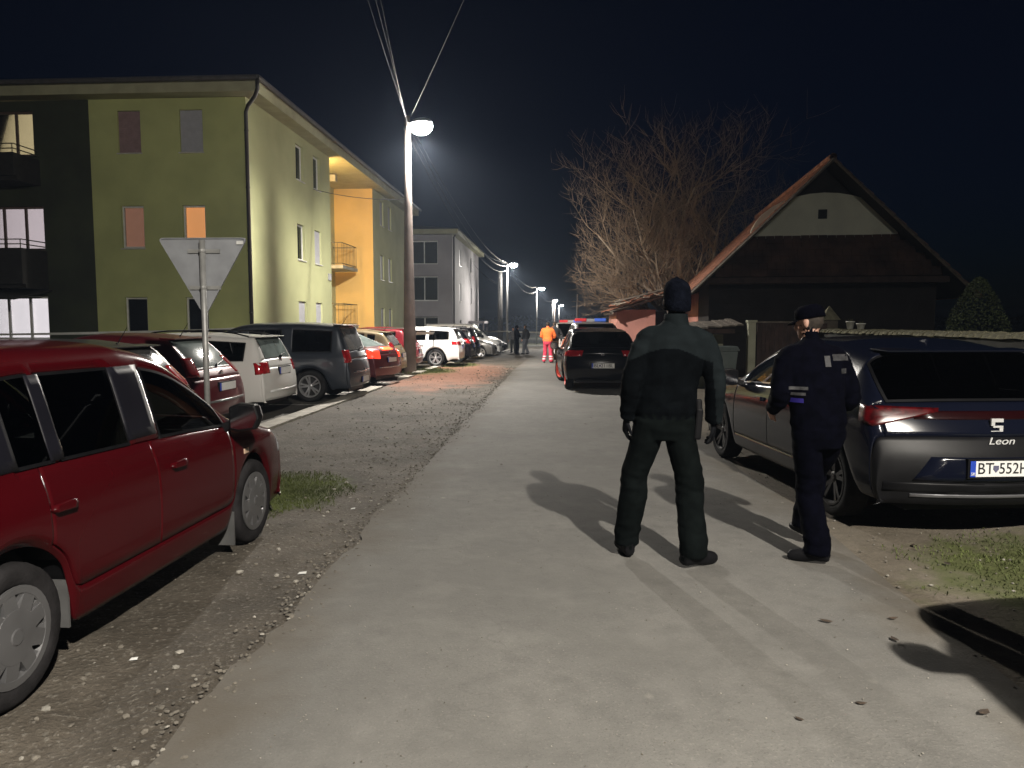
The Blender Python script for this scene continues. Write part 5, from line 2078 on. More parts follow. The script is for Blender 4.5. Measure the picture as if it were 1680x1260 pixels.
sp = prof('suv', paint=silver_paint, grear=g_priv, plate_z=0.80, rails=False, antenna=False)
car_pol, _ = make_car('police_car', 'silver off-road car with red and blue beacon bar ahead of the black hatchback', (1.15, 26.9, gz(26.9)), R(3.5), sp, 'emergency cars')
beacon(car_pol, sp['L'], 2.3, 1.65)
cx_pol = _
for s in (-1, 1):
    cx_pol['patch']('reflective_stripe', [(-1.3, -0.05), (1.3, -0.05), (1.3, 0.05), (-1.3, 0.05)], (s * 0.9, 0, 0.80), (-s, 0, 0), mat('orange reflective stripe', (0.75, 0.16, 0.05), 0.4), 0.006)
sp2 = prof('van', L=4.75, H=1.78, paint=white_paint, grear=g_priv, plate_z=0.9, antenna=False, zb=(1.02, 1.04),
           top=[(0.08, 0.82), (0.32, 0.94), (0.65, 1.02), (0.90, 1.06), (1.32, 1.42), (1.75, 1.70), (2.3, 1.775), (3.4, 1.78), (4.52, 1.75)], rr=4.52,
           tail=[(4.63, 1.48), (4.70, 1.08), (4.72, 0.92), (4.74, 0.70), (4.75, 0.55), (4.72, 0.32)], wins=[(1.20, 2.02), (2.20, 3.15), (3.30, 4.3)])
car_amb, _a = make_car('ambulance_car', 'white emergency van with red beacon behind the paramedic in orange', (0.62, 37.4, gz(36)), R(2), sp2, 'emergency cars')
beacon(car_amb, sp2['L'], 2.6, 1.79)

# row of cars parked nose-in to the green block
ROWG = 'parked cars'


def row_car(label, tail_x, y, p, ang=90.0, nose_out=False):
    L = p['L']
    a = R(ang)
    f = Vector((-math.sin(a), math.cos(a), 0))
    c = Vector((tail_x, y, 0)) + f * (L / 2)
    return make_car('parked_car', label, (c.x, c.y, gz(y) - (0.07 if tail_x < -4 else 0.0)), a, p, ROWG)


lamp_tall = lambda z=0.86: [dict(kind='corner', z=z, h=0.26, wdt=0.22, skew=0.75, **{'in': 0.13})]
lamp_wide = lambda z=0.86: [dict(kind='corner', z=z, h=0.20, wdt=0.36, skew=0.65, **{'in': 0.15}, dz=0.02)]
row_car('dark grey hatchback with bare rear wiper parked behind the triangle sign', -4.45, 8.35, prof('hatch', paint=dull_grey_paint, grear=glass('silver car rear glass', (0.3, 0.3, 0.3), film=0.16, film_col=(0.3, 0.3, 0.3), rough=0.06), strip=0.55, lamp=lamp_tall(1.0)))
row_car('wine red hatchback with pale dewy rear glass beside the white estate', -4.88, 10.8, prof('hatch', L=3.95, H=1.50, paint=wine_paint, grear=g_dew, strip=0.52, strip_m=silver_paint, lamp=lamp_tall(1.02), plate_z=0.72,
        top=[(0.08, 0.69), (0.35, 0.79), (0.72, 0.87), (1.02, 0.935), (1.40, 1.22), (1.80, 1.445), (2.25, 1.50), (2.85, 1.49), (3.32, 1.43)], rr=3.32,
        tail=[(3.56, 1.22), (3.76, 0.99), (3.87, 0.86), (3.93, 0.66), (3.95, 0.50), (3.91, 0.29)], wins=[(1.28, 2.10), (2.20, 2.95)]))
row_car('white estate car with black roof rails beside the dark minivan', -4.92, 13.3, prof('estate', paint=white_paint, grear=g_dew, rails=True, strip=0.46, strip_m=white_paint2, priv=2, lamp=[dict(kind='corner', z=0.88, h=0.20, wdt=0.30, skew=0.8, **{'in': 0.14}, dz=-0.02)], plate_z=0.80, wheel='five'))
row_car('dark slate minivan with large grey alloy wheels beside the white estate', -4.20, 16.1, prof('mpv', H=1.66, paint=slate_paint, grear=g_dewd, priv=1, strip=0.62, lamp=lamp_tall(0.95), wheel='five', plate_z=0.44, r=0.33,
        top=[(0.08, 0.76), (0.34, 0.86), (0.70, 0.95), (0.98, 1.01), (1.45, 1.33), (1.90, 1.58), (2.4, 1.655), (3.4, 1.66), (4.22, 1.61)]))
liftp = prof('liftback', paint=wine_paint, grear=g_dew, strip=0.52, lamp=lamp_wide(0.84), lamp_m=tail_lit_low, plate_z=0.70, antenna=True)
car_lift, cxl = row_car('wine red liftback with its brake lamp glowing beside the minivan', -4.30, 19.25, liftp, ang=78)
cxl['patch']('brake_light', [(-0.30, -0.030), (0.30, -0.030), (0.28, 0.030), (-0.28, 0.030)], (0, -2.1, 0.985), (0, 1, 0), tail_lit, 0.012)
row_car('champagne hatchback half hidden beyond the car with the glowing brake lamp', -4.55, 22.05, prof('hatch', paint=beige_paint, grear=g_dewd, lamp=lamp_tall(0.95)))
row_car('crimson hatchback partly hidden by the concrete lamp pole', -4.62, 25.15, prof('hatch', H=1.52, paint=crimson_paint, grear=g_dewd, lamp=lamp_tall(0.95), strip=0.5,
        top=[(0.08, 0.72), (0.35, 0.82), (0.72, 0.90), (1.02, 0.955), (1.40, 1.24), (1.80, 1.465), (2.25, 1.52), (2.9, 1.515), (3.48, 1.44)]))
row_car('bright white estate car just beyond the concrete lamp pole', -3.50, 27.95, prof('estate', paint=white_paint2, grear=g_dewd, priv=1, lamp=[dict(kind='corner', z=0.86, h=0.13, wdt=0.48, skew=0.8, **{'in': 0.16}, dz=0.02)], plate_z=0.74, wheel='five', rail_m=chrome, r=0.325))
row_car('black hatchback parked next to the bright white estate', -3.52, 31.9, prof('hatch', paint=black_paint, grear=g_dewd, lamp=lamp_wide(0.9)))
row_car('long black estate parked between the black hatchback and the grey car', -3.70, 35.6, prof('mpv', H=1.56, paint=black_paint, grear=g_dewd, lamp=lamp_tall(0.98),
        top=[(0.08, 0.74), (0.34, 0.85), (0.70, 0.94), (0.98, 1.01), (1.45, 1.28), (1.90, 1.50), (2.4, 1.555), (3.4, 1.56), (4.22, 1.50)]))
row_car('grey hatchback parked nose out towards the road', -3.35 - 4.02, 41.2, prof('hatch', paint=grey_paint, H=1.52, wheel='five',
        top=[(0.08, 0.74), (0.35, 0.86), (0.72, 0.95), (1.02, 1.0), (1.40, 1.25), (1.80, 1.465), (2.25, 1.52), (2.9, 1.515), (3.48, 1.44)]), ang=-90)
row_car('white delivery van parked nose out at the far end of the row', -3.35 - 4.95, 46.2, prof('van', paint=white_paint2), ang=-90)
row_car('dark hatchback beyond the white delivery van', -3.4 - 4.02, 50.5, prof('hatch', paint=slate_paint), ang=-90)
# car standing to the right of the camera; its shadow falls over the road edge
make_car('parked_van', 'grey van at the roadside throwing a long shadow over the road edge', (3.17, 1.05, 0.0), R(1.0), prof('van', paint=grey_paint, cabin=False, gside=black_plastic, grear=black_plastic, gfront=black_plastic), 'parked cars', cat='van')

# ------------------------------------------------------------------ people
m_cloth_n = mat('dark navy cloth', (0.0022, 0.0030, 0.0038), 0.95, var=0.25, scale=14, bump=0.35, bscale=220, spec=0.03)
m_yoke = mat('grey green jacket yoke', (0.0085, 0.0115, 0.0130), 0.9, var=0.15, scale=14, bump=0.35, bscale=220, spec=0.04)
m_trs = mat('dark green work trousers', (0.0036, 0.0050, 0.0050), 0.95, var=0.25, scale=10, bump=0.35, bscale=220, spec=0.03)
m_boot = mat('black boot leather', (0.005, 0.005, 0.006), 0.6, spec=0.12, var=0.2, scale=14)
m_knit = mat('navy knit', (0.004, 0.005, 0.009), 1.0, var=0.3, scale=30, bump=0.6, bscale=120, spec=0.02)
m_skin = mat('skin', (0.42, 0.24, 0.18), 0.55, var=0.1, scale=12)
m_glove = mat('black glove', (0.004, 0.0045, 0.006), 0.8, spec=0.1, var=0.2)
m_hair = mat('dark hair', (0.02, 0.014, 0.01), 0.8, var=0.3, scale=40)
m_unif = mat('police navy cloth', (0.0012, 0.0013, 0.0036), 0.95, var=0.3, scale=14, bump=0.35, bscale=220, spec=0.03)
m_orange_c = mat('orange rescue jacket', (0.85, 0.17, 0.03), 0.85, var=0.12, scale=14, bump=0.2, bscale=160)
m_redtr = mat('red rescue trousers', (0.48, 0.035, 0.07), 0.9, var=0.15, scale=10, bump=0.2, bscale=160)
m_tab = mat('worn reflective tab', (0.030, 0.030, 0.033), 0.6, var=0.5, scale=25)
m_refl = mat('silver reflective tape', (0.62, 0.62, 0.62), 0.4, metal=0.3, var=0.05)
m_jean = mat('grey jeans', (0.10, 0.105, 0.12), 0.95, var=0.2, scale=10, bump=0.2, bscale=160)
m_dkjacket = mat('charcoal jacket', (0.022, 0.024, 0.028), 0.9, var=0.2, scale=10)
m_khaki = mat('khaki trousers', (0.22, 0.19, 0.12), 0.95, var=0.15, scale=10)


def ring_loft(secs, n=14):
    """secs: (centre, rx, ry, axis) -> closed mesh (verts, faces); rings lie square to the axis, rx along 'right'"""
    vs, fs = [], []
    for (c, rx, ry, t) in secs:
        t = Vector(t).normalized()
        ref = Vector((0, 1, 0)) if abs(t.y) < 0.8 else Vector((0, 0, 1))
        u = t.cross(ref).normalized()
        if u.x < 0:
            u = -u
        v = t.cross(u).normalized()
        for k in range(n):
            a = 2 * PI * k / n
            vs.append(Vector(c) + u * (rx * math.cos(a)) + v * (ry * math.sin(a)))
    m = len(secs)
    for i in range(m - 1):
        for k in range(n):
            k2 = (k + 1) % n
            fs.append((i * n + k, i * n + k2, (i + 1) * n + k2, (i + 1) * n + k))
    fs.append(tuple(reversed(range(n))))
    fs.append(tuple((m - 1) * n + k for k in range(n)))
    return vs, fs


def limb_path(pts):
    """pts: (pos, rx, ry) joints; smooth in between"""
    P = [Vector(p[0]) for p in pts]
    out = []
    n = len(pts)
    for i in range(n - 1):
        p0 = P[max(0, i - 1)]
        p1, p2 = P[i], P[i + 1]
        p3 = P[min(n - 1, i + 2)]
        for q in range(4):
            t = q / 4
            pos = 0.5 * ((2 * p1) + (p2 - p0) * t + (2 * p0 - 5 * p1 + 4 * p2 - p3) * t * t + (3 * p1 - p0 - 3 * p2 + p3) * t ** 3)
            rx = pts[i][1] + (pts[i + 1][1] - pts[i][1]) * t
            ry = pts[i][2] + (pts[i + 1][2] - pts[i][2]) * t
            out.append((pos, rx, ry))
    out.append((P[-1], pts[-1][1], pts[-1][2]))
    secs = []
    for i in range(len(out)):
        a = out[max(0, i - 1)][0]
        b_ = out[min(len(out) - 1, i + 1)][0]
        secs.append((out[i][0], out[i][1], out[i][2], b_ - a))
    return secs


def ellipsoid(c, rx, ry, rz, rot=None, n=12, m=9):
    vs, fs = [], []
    c = Vector(c)
    for i in range(1, m):
        th = PI * i / m
        for k in range(n):
            a = 2 * PI * k / n
            p = Vector((rx * math.sin(th) * math.cos(a), ry * math.sin(th) * math.sin(a), rz * math.cos(th)))
            if rot is not None:
                p = rot @ p
            vs.append(c + p)
    top = Vector((0, 0, rz))
    bot = Vector((0, 0, -rz))
    if rot is not None:
        top, bot = rot @ top, rot @ bot
    vs += [c + top, c + bot]
    ti, bi = len(vs) - 2, len(vs) - 1
    for k in range(n):
        k2 = (k + 1) % n
        fs.append((ti, k, k2))
        fs.append((bi, (m - 2) * n + k2, (m - 2) * n + k))
    for i in range(m - 2):
        for k in range(n):
            k2 = (k + 1) % n
            fs.append((i * n + k, (i + 1) * n + k, (i + 1) * n + k2, i * n + k2))
    return vs, fs


def fuse(pieces, voxel, smooth_it, name):
    """pieces: (verts, faces, tag) -> one continuous remeshed skin + tag lookup by nearest source vertex"""
    from mathutils.kdtree import KDTree
    b = MB()
    src = []
    for vs, fs, tg in pieces:
        b.add(vs, fs)
        for v in vs:
            src.append((Vector(v), tg))
        for f in fs:
            c = Vector((0, 0, 0))
            for i in f:
                c += Vector(vs[i])
            src.append((c / len(f), tg)) if len(f) < 6 else None
    kd = KDTree(len(src))
    for i, (v, _) in enumerate(src):
        kd.insert(v, i)
    kd.balance()
    me = b.mesh(name, black_plastic)
    bm = bmesh.new()
    bm.from_mesh(me)
    bmesh.ops.recalc_face_normals(bm, faces=bm.faces)
    bm.to_mesh(me)
    bm.free()
    tmp = bpy.data.objects.new(name, me)
    col.objects.link(tmp)
    md = tmp.modifiers.new('r', 'REMESH')
    md.mode = 'VOXEL'
    md.voxel_size = voxel
    md.use_smooth_shade = True
    ms = tmp.modifiers.new('s', 'SMOOTH')
    ms.iterations = smooth_it
    ms.factor = 0.5
    dg = bpy.context.evaluated_depsgraph_get()
    out = bpy.data.meshes.new_from_object(tmp.evaluated_get(dg))
    bpy.data.objects.remove(tmp)
    return out, (lambda p: src[kd.find(p)[1]][1])


def fold(me, look, tags, amp, centres, seed=0.0):
    """cloth folds: ripples square to the limb, strongest round the bends"""
    me.update()
    nrm = [v.normal.copy() for v in me.vertices]
    for v, n in zip(me.vertices, nrm):
        tg = look(v.co)
        if tg not in tags:
            continue
        p = v.co
        k = 0.35
        for (c, rad) in centres:
            d = (p - Vector(c)).length
            k = max(k, 1.3 * math.exp(-(d / rad) ** 2))
        a = noise.noise(Vector((p.x * 5 + seed, p.y * 5, p.z * 13)))
        a2 = noise.noise(Vector((p.x * 11, p.y * 11 + seed, p.z * 26)))
        a3 = noise.noise(Vector((p.x * 2.6, p.y * 2.6, p.z * 4 + seed)))
        v.co = p + n * (amp * k * (1.0 * (0.5 - abs(a)) * 1.6 + 0.55 * a2) + amp * 1.0 * a3)


def hand_mesh(wrist, d, palm_n, m, side, sc=1.0, curl=0.5):
    """palm and five bent fingers. d: direction the fingers hang, palm_n: the way the palm faces"""
    d = Vector(d).normalized()
    pn = Vector(palm_n)
    pn = (pn - d * pn.dot(d)).normalized()
    across = d.cross(pn).normalized() * side      # towards the thumb
    W = Vector(wrist)
    pcs = []
    pcs.append((*ring_loft([(W - d * 0.02, 0.030 * sc, 0.024 * sc, d), (W + d * 0.03 * sc, 0.036 * sc, 0.022 * sc, d), (W + d * 0.085 * sc, 0.043 * sc, 0.017 * sc, d)], 10), 0))
    # reorient palm: build explicitly as a box-ish loft across
    pv = []
    for (t, hw, th) in ((-0.01, 0.028, 0.020), (0.03, 0.038, 0.019), (0.07, 0.043, 0.016), (0.092, 0.041, 0.012)):
        c = W + d * (t * sc)
        for k in range(10):
            a = 2 * PI * k / 10
            pv.append(c + across * (hw * sc * math.cos(a)) + pn * (th * sc * math.sin(a)))
    fs = []
    for i in range(3):
        for k in range(10):
            k2 = (k + 1) % 10
            fs.append((i * 10 + k, i * 10 + k2, (i + 1) * 10 + k2, (i + 1) * 10 + k))
    fs.append(tuple(reversed(range(10))))
    fs.append(tuple(30 + k for k in range(10)))
    pcs[0] = (pv, fs, 0)
    for q, (off, ln) in enumerate(((0.031, 0.070), (0.011, 0.078), (-0.010, 0.072), (-0.030, 0.058))):
        p = W + d * (0.085 * sc) + across * (off * sc)
        pts = [(p, 0.0100 * sc, 0.0100 * sc)]
        ang = 0.12 + 0.05 * q
        for j in range(3):
            ang += curl * (0.55 + 0.25 * j)
            p = p + (d * math.cos(ang) + pn * math.sin(ang)) * (ln * sc * (0.42, 0.32, 0.26)[j])
            rr = (0.0096, 0.0088, 0.0072)[j] * sc
            pts.append((p, rr, rr))
        pcs.append((*ring_loft(limb_path(pts), 8), 0))
    p = W + d * (0.022 * sc) + across * (0.030 * sc)
    pts = [(p, 0.013 * sc, 0.013 * sc)]
    for j, (da, dd_, dp) in enumerate(((0.6, 0.75, 0.25), (0.25, 0.9, 0.4))):
        p = p + (across * da + d * dd_ + pn * dp).normalized() * (0.036 * sc)
        pts.append((p, (0.011, 0.009)[j] * sc, (0.011, 0.009)[j] * sc))
    pcs.append((*ring_loft(limb_path(pts), 8), 0))
    me, _ = fuse(pcs, 0.0042 * sc, 3, 'hand')
    me.materials.clear()
    me.materials.append(m)
    return me


def head_pieces(c, sc, yaw, pitch=0.0, tilt=0.0):
    """head round centre c, facing local +y turned by yaw"""
    rot = Matrix.Rotation(yaw, 3, 'Z') @ Matrix.Rotation(pitch, 3, 'X') @ Matrix.Rotation(tilt, 3, 'Y')
    c = Vector(c)
    E = lambda o, rx, ry, rz, tg, r2=None: (*ellipsoid(c + rot @ (Vector(o) * sc), rx * sc, ry * sc, rz * sc, rot if r2 is None else rot @ r2), tg)
    P = [E((0, -0.010, 0.018), 0.076, 0.096, 0.098, 'head'), E((0, 0.030, -0.050), 0.055, 0.062, 0.070, 'head'),
         E((0, 0.078, -0.096), 0.026, 0.020, 0.018, 'head'), E((0, 0.100, -0.022), 0.013, 0.022, 0.030, 'head'),
         E((0, 0.080, 0.016), 0.055, 0.016, 0.012, 'head'), E((0, 0.088, -0.062), 0.024, 0.012, 0.006, 'head'), E((0, 0.088, -0.073), 0.022, 0.012, 0.006, 'head')]
    for s in (-1, 1):
        P.append(E((s * 0.078, -0.005, -0.012), 0.010, 0.022, 0.034, 'head'))
        P.append(E((s * 0.034, 0.066, -0.028), 0.020, 0.018, 0.018, 'head'))
    return P, rot


def person(label, loc, rz, H=1.80, voxel=0.013, pose=None, mats=None, group=None, cap=None, hand_m=None, zones=None, extras=None, name='person'):
    """one standing figure, local +y is the way it faces; built at 1.80 m and scaled"""
    po = dict(lank=(-0.13, 0.02), rank=(0.13, 0.0), lknee=(-0.12, 0.05), rknee=(0.12, 0.05), lift=(0.0, 0.0), lean=(0.0, 0.0), lfoot=8, rfoot=-8,
              lel=(-0.33, -0.04, 1.18), rel=(0.33, -0.04, 1.18), lwr=(-0.34, 0.05, 0.93), rwr=(0.34, 0.05, 0.93), hyaw=0.0, hpitch=0.0, bulk=1.0)
    po.update(pose or {})
    lx, ly = po['lean']       # shoulder offset from the hips
    bk = po['bulk']
    pcs = []

    def tor(z, rx, ry, tg, f):
        return (Vector((lx * f, ly * f + (0.0), z)), rx * bk, ry * bk, Vector((lx * 0.6, ly * 0.6, 1)))
    hips = [tor(0.80, 0.150, 0.110, 't', 0), tor(0.88, 0.180, 0.132, 't', 0), tor(0.96, 0.180, 0.135, 't', 0.05), tor(1.03, 0.172, 0.125, 't', 0.12)]
    pcs.append((*ring_loft(hips, 18), 'trousers'))
    jk = [tor(0.955, 0.182, 0.136, 'j', 0.06), tor(0.985, 0.196, 0.148, 'j', 0.09), tor(1.06, 0.192, 0.140, 'j', 0.16), tor(1.15, 0.190, 0.134, 'j', 0.32), tor(1.26, 0.206, 0.140, 'j', 0.55),
          tor(1.36, 0.220, 0.142, 'j', 0.8), tor(1.44, 0.215, 0.130, 'j', 0.95), tor(1.49, 0.175, 0.108, 'j', 1.0), tor(1.525, 0.105, 0.088, 'j', 1.02), tor(1.56, 0.066, 0.072, 'j', 1.04)]
    pcs.append((*ring_loft(jk, 20), 'jacket'))
    nk = Vector((lx * 1.05, ly * 1.08, 1.53))
    hc = Vector((lx * 1.12, ly * 1.2 + 0.02, 1.685))
    pcs.append((*ring_loft([(nk, 0.058, 0.062, Vector((0, 0, 1))), (nk.lerp(hc, 0.45), 0.055, 0.060, hc - nk), (nk.lerp(hc, 0.85), 0.055, 0.06, hc - nk)], 12), 'neck'))
    hp, hrot = head_pieces(hc, 1.0, po['hyaw'], po['hpitch'])
    pcs += hp
    fold_c = []
    for s, ank, kn, lift, ft in ((-1, po['lank'], po['lknee'], po['lift'][0], po['lfoot']), (1, po['rank'], po['rknee'], po['lift'][1], po['rfoot'])):
        A = Vector((ank[0], ank[1], 0.10 + lift))
        K = Vector((kn[0], kn[1], 0.50 + lift * 0.5))
        Hh = Vector((s * 0.090, 0.0, 0.90))
        pcs.append((*ring_loft(limb_path([(Hh + Vector((0, 0, 0.03)), 0.098, 0.112), (Hh.lerp(K, 0.35), 0.098, 0.105), (K + Vector((0, 0, 0.06)), 0.086, 0.092), (K - Vector((0, 0, 0.05)), 0.085, 0.090),
                                          (K.lerp(A, 0.5), 0.088, 0.093), (A + Vector((0, 0, 0.05)), 0.086, 0.092), (A - Vector((0, 0, 0.025)), 0.084, 0.092)]), 14), 'trousers'))
        fold_c += [(K, 0.16), (A + Vector((0, 0, 0.08)), 0.13), (Hh, 0.14)]
        fr = Matrix.Rotation(R(ft), 3, 'Z')
        F = Vector((ank[0], ank[1], lift))
        bt = []
        for (dy, zc, rx, rz_) in ((-0.085, 0.050, 0.030, 0.040), (-0.065, 0.052, 0.040, 0.050), (0.0, 0.056, 0.043, 0.054), (0.07, 0.046, 0.048, 0.044), (0.13, 0.038, 0.050, 0.036), (0.175, 0.034, 0.040, 0.030), (0.195, 0.032, 0.022, 0.022)):
            bt.append((F + fr @ Vector((0, dy, zc)), rx, rz_, fr @ Vector((0, 1, 0))))
        pcs.append((*ring_loft(bt, 14), 'boot'))
        pcs.append((*ring_loft([(F + Vector((0, 0, 0.05)), 0.046, 0.056, Vector((0, 0, 1))), (F + Vector((0, 0, 0.14)), 0.050, 0.058, Vector((0, 0, 1)))], 12), 'boot'))
    hands = []
    for s, el, wr in ((-1, po['lel'], po['lwr']), (1, po['rel'], po['rwr'])):
        S = Vector((s * 0.185 * bk + lx * 0.95, ly * 0.95, 1.435))
        E_ = Vector(el)
        Wp = Vector(wr)
        pcs.append((*ring_loft(limb_path([(S + Vector((-s * 0.11, 0, 0.035)), 0.060 * bk, 0.070 * bk), (S + Vector((-s * 0.02, 0, 0.0)), 0.076 * bk, 0.080 * bk), (S.lerp(E_, 0.3) + Vector((s * 0.008, 0, 0)), 0.074 * bk, 0.076 * bk), (E_, 0.062 * bk, 0.064 * bk), (E_.lerp(Wp, 0.5), 0.056 * bk, 0.058 * bk), (Wp, 0.046, 0.048)]), 14), 'jacket'))
        fold_c += [(E_, 0.14), (S, 0.12), (Wp, 0.08)]
        hands.append((s, Wp, (Wp - E_).normalized()))
    fold_c += [(Vector((lx * 0.2, 0, 1.05)), 0.16)]
    me, look = fuse(pcs, voxel, 9 if voxel < 0.011 else 5 if voxel < 0.02 else 3, 'body')
    if voxel < 0.02:
        fold(me, look, ('jacket', 'trousers'), 0.0105, fold_c, seed=rz * 3 + loc[0])
    mt = dict(jacket=m_cloth_n, trousers=m_trs, boot=m_boot, neck=m_cloth_n, head=m_skin)
    mt.update(mats or {})
    names = []
    me.materials.clear()

    def slot(m):
        if m.name not in names:
            names.append(m.name)
            me.materials.append(m)
        return names.index(m.name)
    for tg in mt.values():
        slot(tg)
    for f in me.polygons:
        c = f.center
        tg = look(c)
        m = None
        if zones:
            m = zones(tg, c, hrot, hc)
        f.material_index = slot(m or mt[tg])
        f.use_smooth = True
    root = thing(name, label, 'person', loc, rz, group)
    k = H / 1.80
    root.scale = (k, k, k)
    link('body', me, root)
    for (s, Wp, d) in hands:
        hm = hand_mesh(Wp + d * 0.012, d, Vector((-s, 0.25, 0)), hand_m or m_skin, -s if True else s)
        link('hand', hm, root)
    if cap:
        cap(root, hc, hrot)
    if extras:
        extras(root, hc, hrot)
    return root


def beanie(m):
    def f(root, hc, hrot):
        b = MB()
        prof_ = [(0.078, 0.097, -0.062), (0.084, 0.104, -0.058), (0.086, 0.107, -0.010), (0.0845, 0.106, -0.006), (0.085, 0.107, 0.040), (0.080, 0.101, 0.078), (0.066, 0.084, 0.108), (0.042, 0.054, 0.128), (0.008, 0.010, 0.137)]
        vs = []
        n = 28
        for (rx, ry, z) in prof_:
            for k in range(n):
                a = 2 * PI * k / n
                rib = 1 + 0.012 * (k % 2)
                vs.append(hc + hrot @ Vector((rx * rib * math.cos(a), -0.012 + ry * rib * math.sin(a) - 0.02 * max(0, z) * 1.0, z + 0.012 * math.sin(a))))
        fs = []
        for i in range(len(prof_) - 1):
            for k in range(n):
                k2 = (k + 1) % n
                fs.append((i * n + k, i * n + k2, (i + 1) * n + k2, (i + 1) * n + k))
        fs.append(tuple((len(prof_) - 1) * n + k for k in range(n)))
        b.add(vs, fs)
        b.build('beanie', m, root, smooth=True)
    return f


def peaked_cap(m):
    def f(root, hc, hrot):
        b = MB()
        n = 24
        prof_ = [(0.084, 0.104, 0.020), (0.087, 0.108, 0.022), (0.087, 0.106, 0.060), (0.080, 0.096, 0.095), (0.050, 0.062, 0.118), (0.006, 0.008, 0.124)]
        vs = []
        for (rx, ry, z) in prof_:
            for k in range(n):
                a = 2 * PI * k / n
                vs.append(hc + hrot @ Vector((rx * math.cos(a), -0.010 + ry * math.sin(a), z)))
        fs = []
        for i in range(len(prof_) - 1):
            for k in range(n):
                k2 = (k + 1) % n
                fs.append((i * n + k, i * n + k2, (i + 1) * n + k2, (i + 1) * n + k))
        b.add(vs, fs)
        c = b.build('cap', m, root, smooth=True)
        b = MB()
        vs = []
        for k in range(9):
            a = R(25 + 130 * k / 8)
            vs.append(hc + hrot @ Vector((0.083 * math.cos(a), -0.012 + 0.105 * math.sin(a), 0.026)))
        for k in range(9):
            a = R(25 + 130 * k / 8)
            vs.append(hc + hrot @ Vector((0.088 * math.cos(a), -0.012 + 0.105 * math.sin(a) + 0.068 * math.sin(a), 0.008)))
        vs += [v + Vector((0, 0, 0.006)) for v in vs]
        fs = [(k, k + 1, 10 + k, 9 + k) for k in range(8)] + [(18 + k, 27 + k, 28 + k, 19 + k) for k in range(8)] + [(9 + k, 10 + k, 28 + k, 27 + k) for k in range(8)]
        b.add(vs, fs)
        b.build('cap_peak', m, c)
    return f


def hair_zone(extra=None):
    def z(tg, c, hrot, hc):
        if tg == 'head':
            q = hrot.transposed() @ (c - hc)
            if q.z > 0.045 or (q.y < 0.005 and q.z > -0.06 and abs(q.x) < 0.075):
                return m_hair
        return extra(tg, c, hrot, hc) if extra else None
    return z


# officer standing with his back to the camera
def z_off(tg, c, hrot, hc):
    if tg == 'jacket':
        arm = abs(c.x - 0.02) > 0.225 + max(0, (1.40 - c.z)) * 0.16
        edge = 1.335 + 0.05 * math.cos(c.x * 9)
        if c.z > edge and not (arm and c.z < 1.30):
            return m_yoke
        if arm and c.x > 0 and c.z > 0.9 and c.x > 0.275:
            return m_yoke
        if arm and c.x < 0 and c.x < -0.30 and c.z > 1.15:
            return m_yoke
    if tg == 'head':
        q = hrot.transposed() @ (c - hc)
        if q.y < 0.0 and q.z > -0.07:
            return m_hair
    return None


def belt_kit(root, hc, hrot):
    b = MB()
    b.box((0.205, -0.03, 0.905), (0.045, 0.085, 0.20), Matrix.Rotation(R(4), 3, 'Y'))
    b.box((0.208, -0.035, 1.02), (0.04, 0.055, 0.08), Matrix.Rotation(R(-8), 3, 'X'))
    bevel_obj(b.build('holster', m_boot, root), 0.012, 2)
    b = MB()      # stand-up collar
    n = 24
    vs = []
    for (rx, ry, z) in ((0.085, 0.090, 1.525), (0.076, 0.083, 1.565), (0.072, 0.080, 1.60), (0.066, 0.074, 1.60), (0.068, 0.076, 1.54)):
        for k in range(n):
            a = 2 * PI * k / n
            vs.append((0.062 + rx * math.cos(a), 0.004 + ry * math.sin(a), z))
    b.add(vs, [(i * n + k, i * n + (k + 1) % n, (i + 1) * n + (k + 1) % n, (i + 1) * n + k) for i in range(4) for k in range(n)])
    b.build('collar', m_yoke, root, smooth=True)


person('officer in black beanie with grey jacket yoke standing on the road, back turned', (0.70, 4.90, 0.004), R(2), H=1.84,
       pose=dict(lank=(-0.215, 0.13), lknee=(-0.175, 0.08), rank=(0.175, -0.11), rknee=(0.165, 0.0), lfoot=10, rfoot=-62, lean=(0.06, 0.0),
                 lel=(-0.215, -0.05, 1.17), lwr=(-0.235, 0.03, 0.93), rel=(0.305, -0.06, 1.16), rwr=(0.318, 0.02, 0.91), hyaw=R(8), bulk=0.99),
       mats=dict(jacket=m_cloth_n, neck=m_yoke, head=m_skin), zones=z_off, cap=beanie(m_knit), hand_m=m_glove, extras=belt_kit, voxel=0.0085)


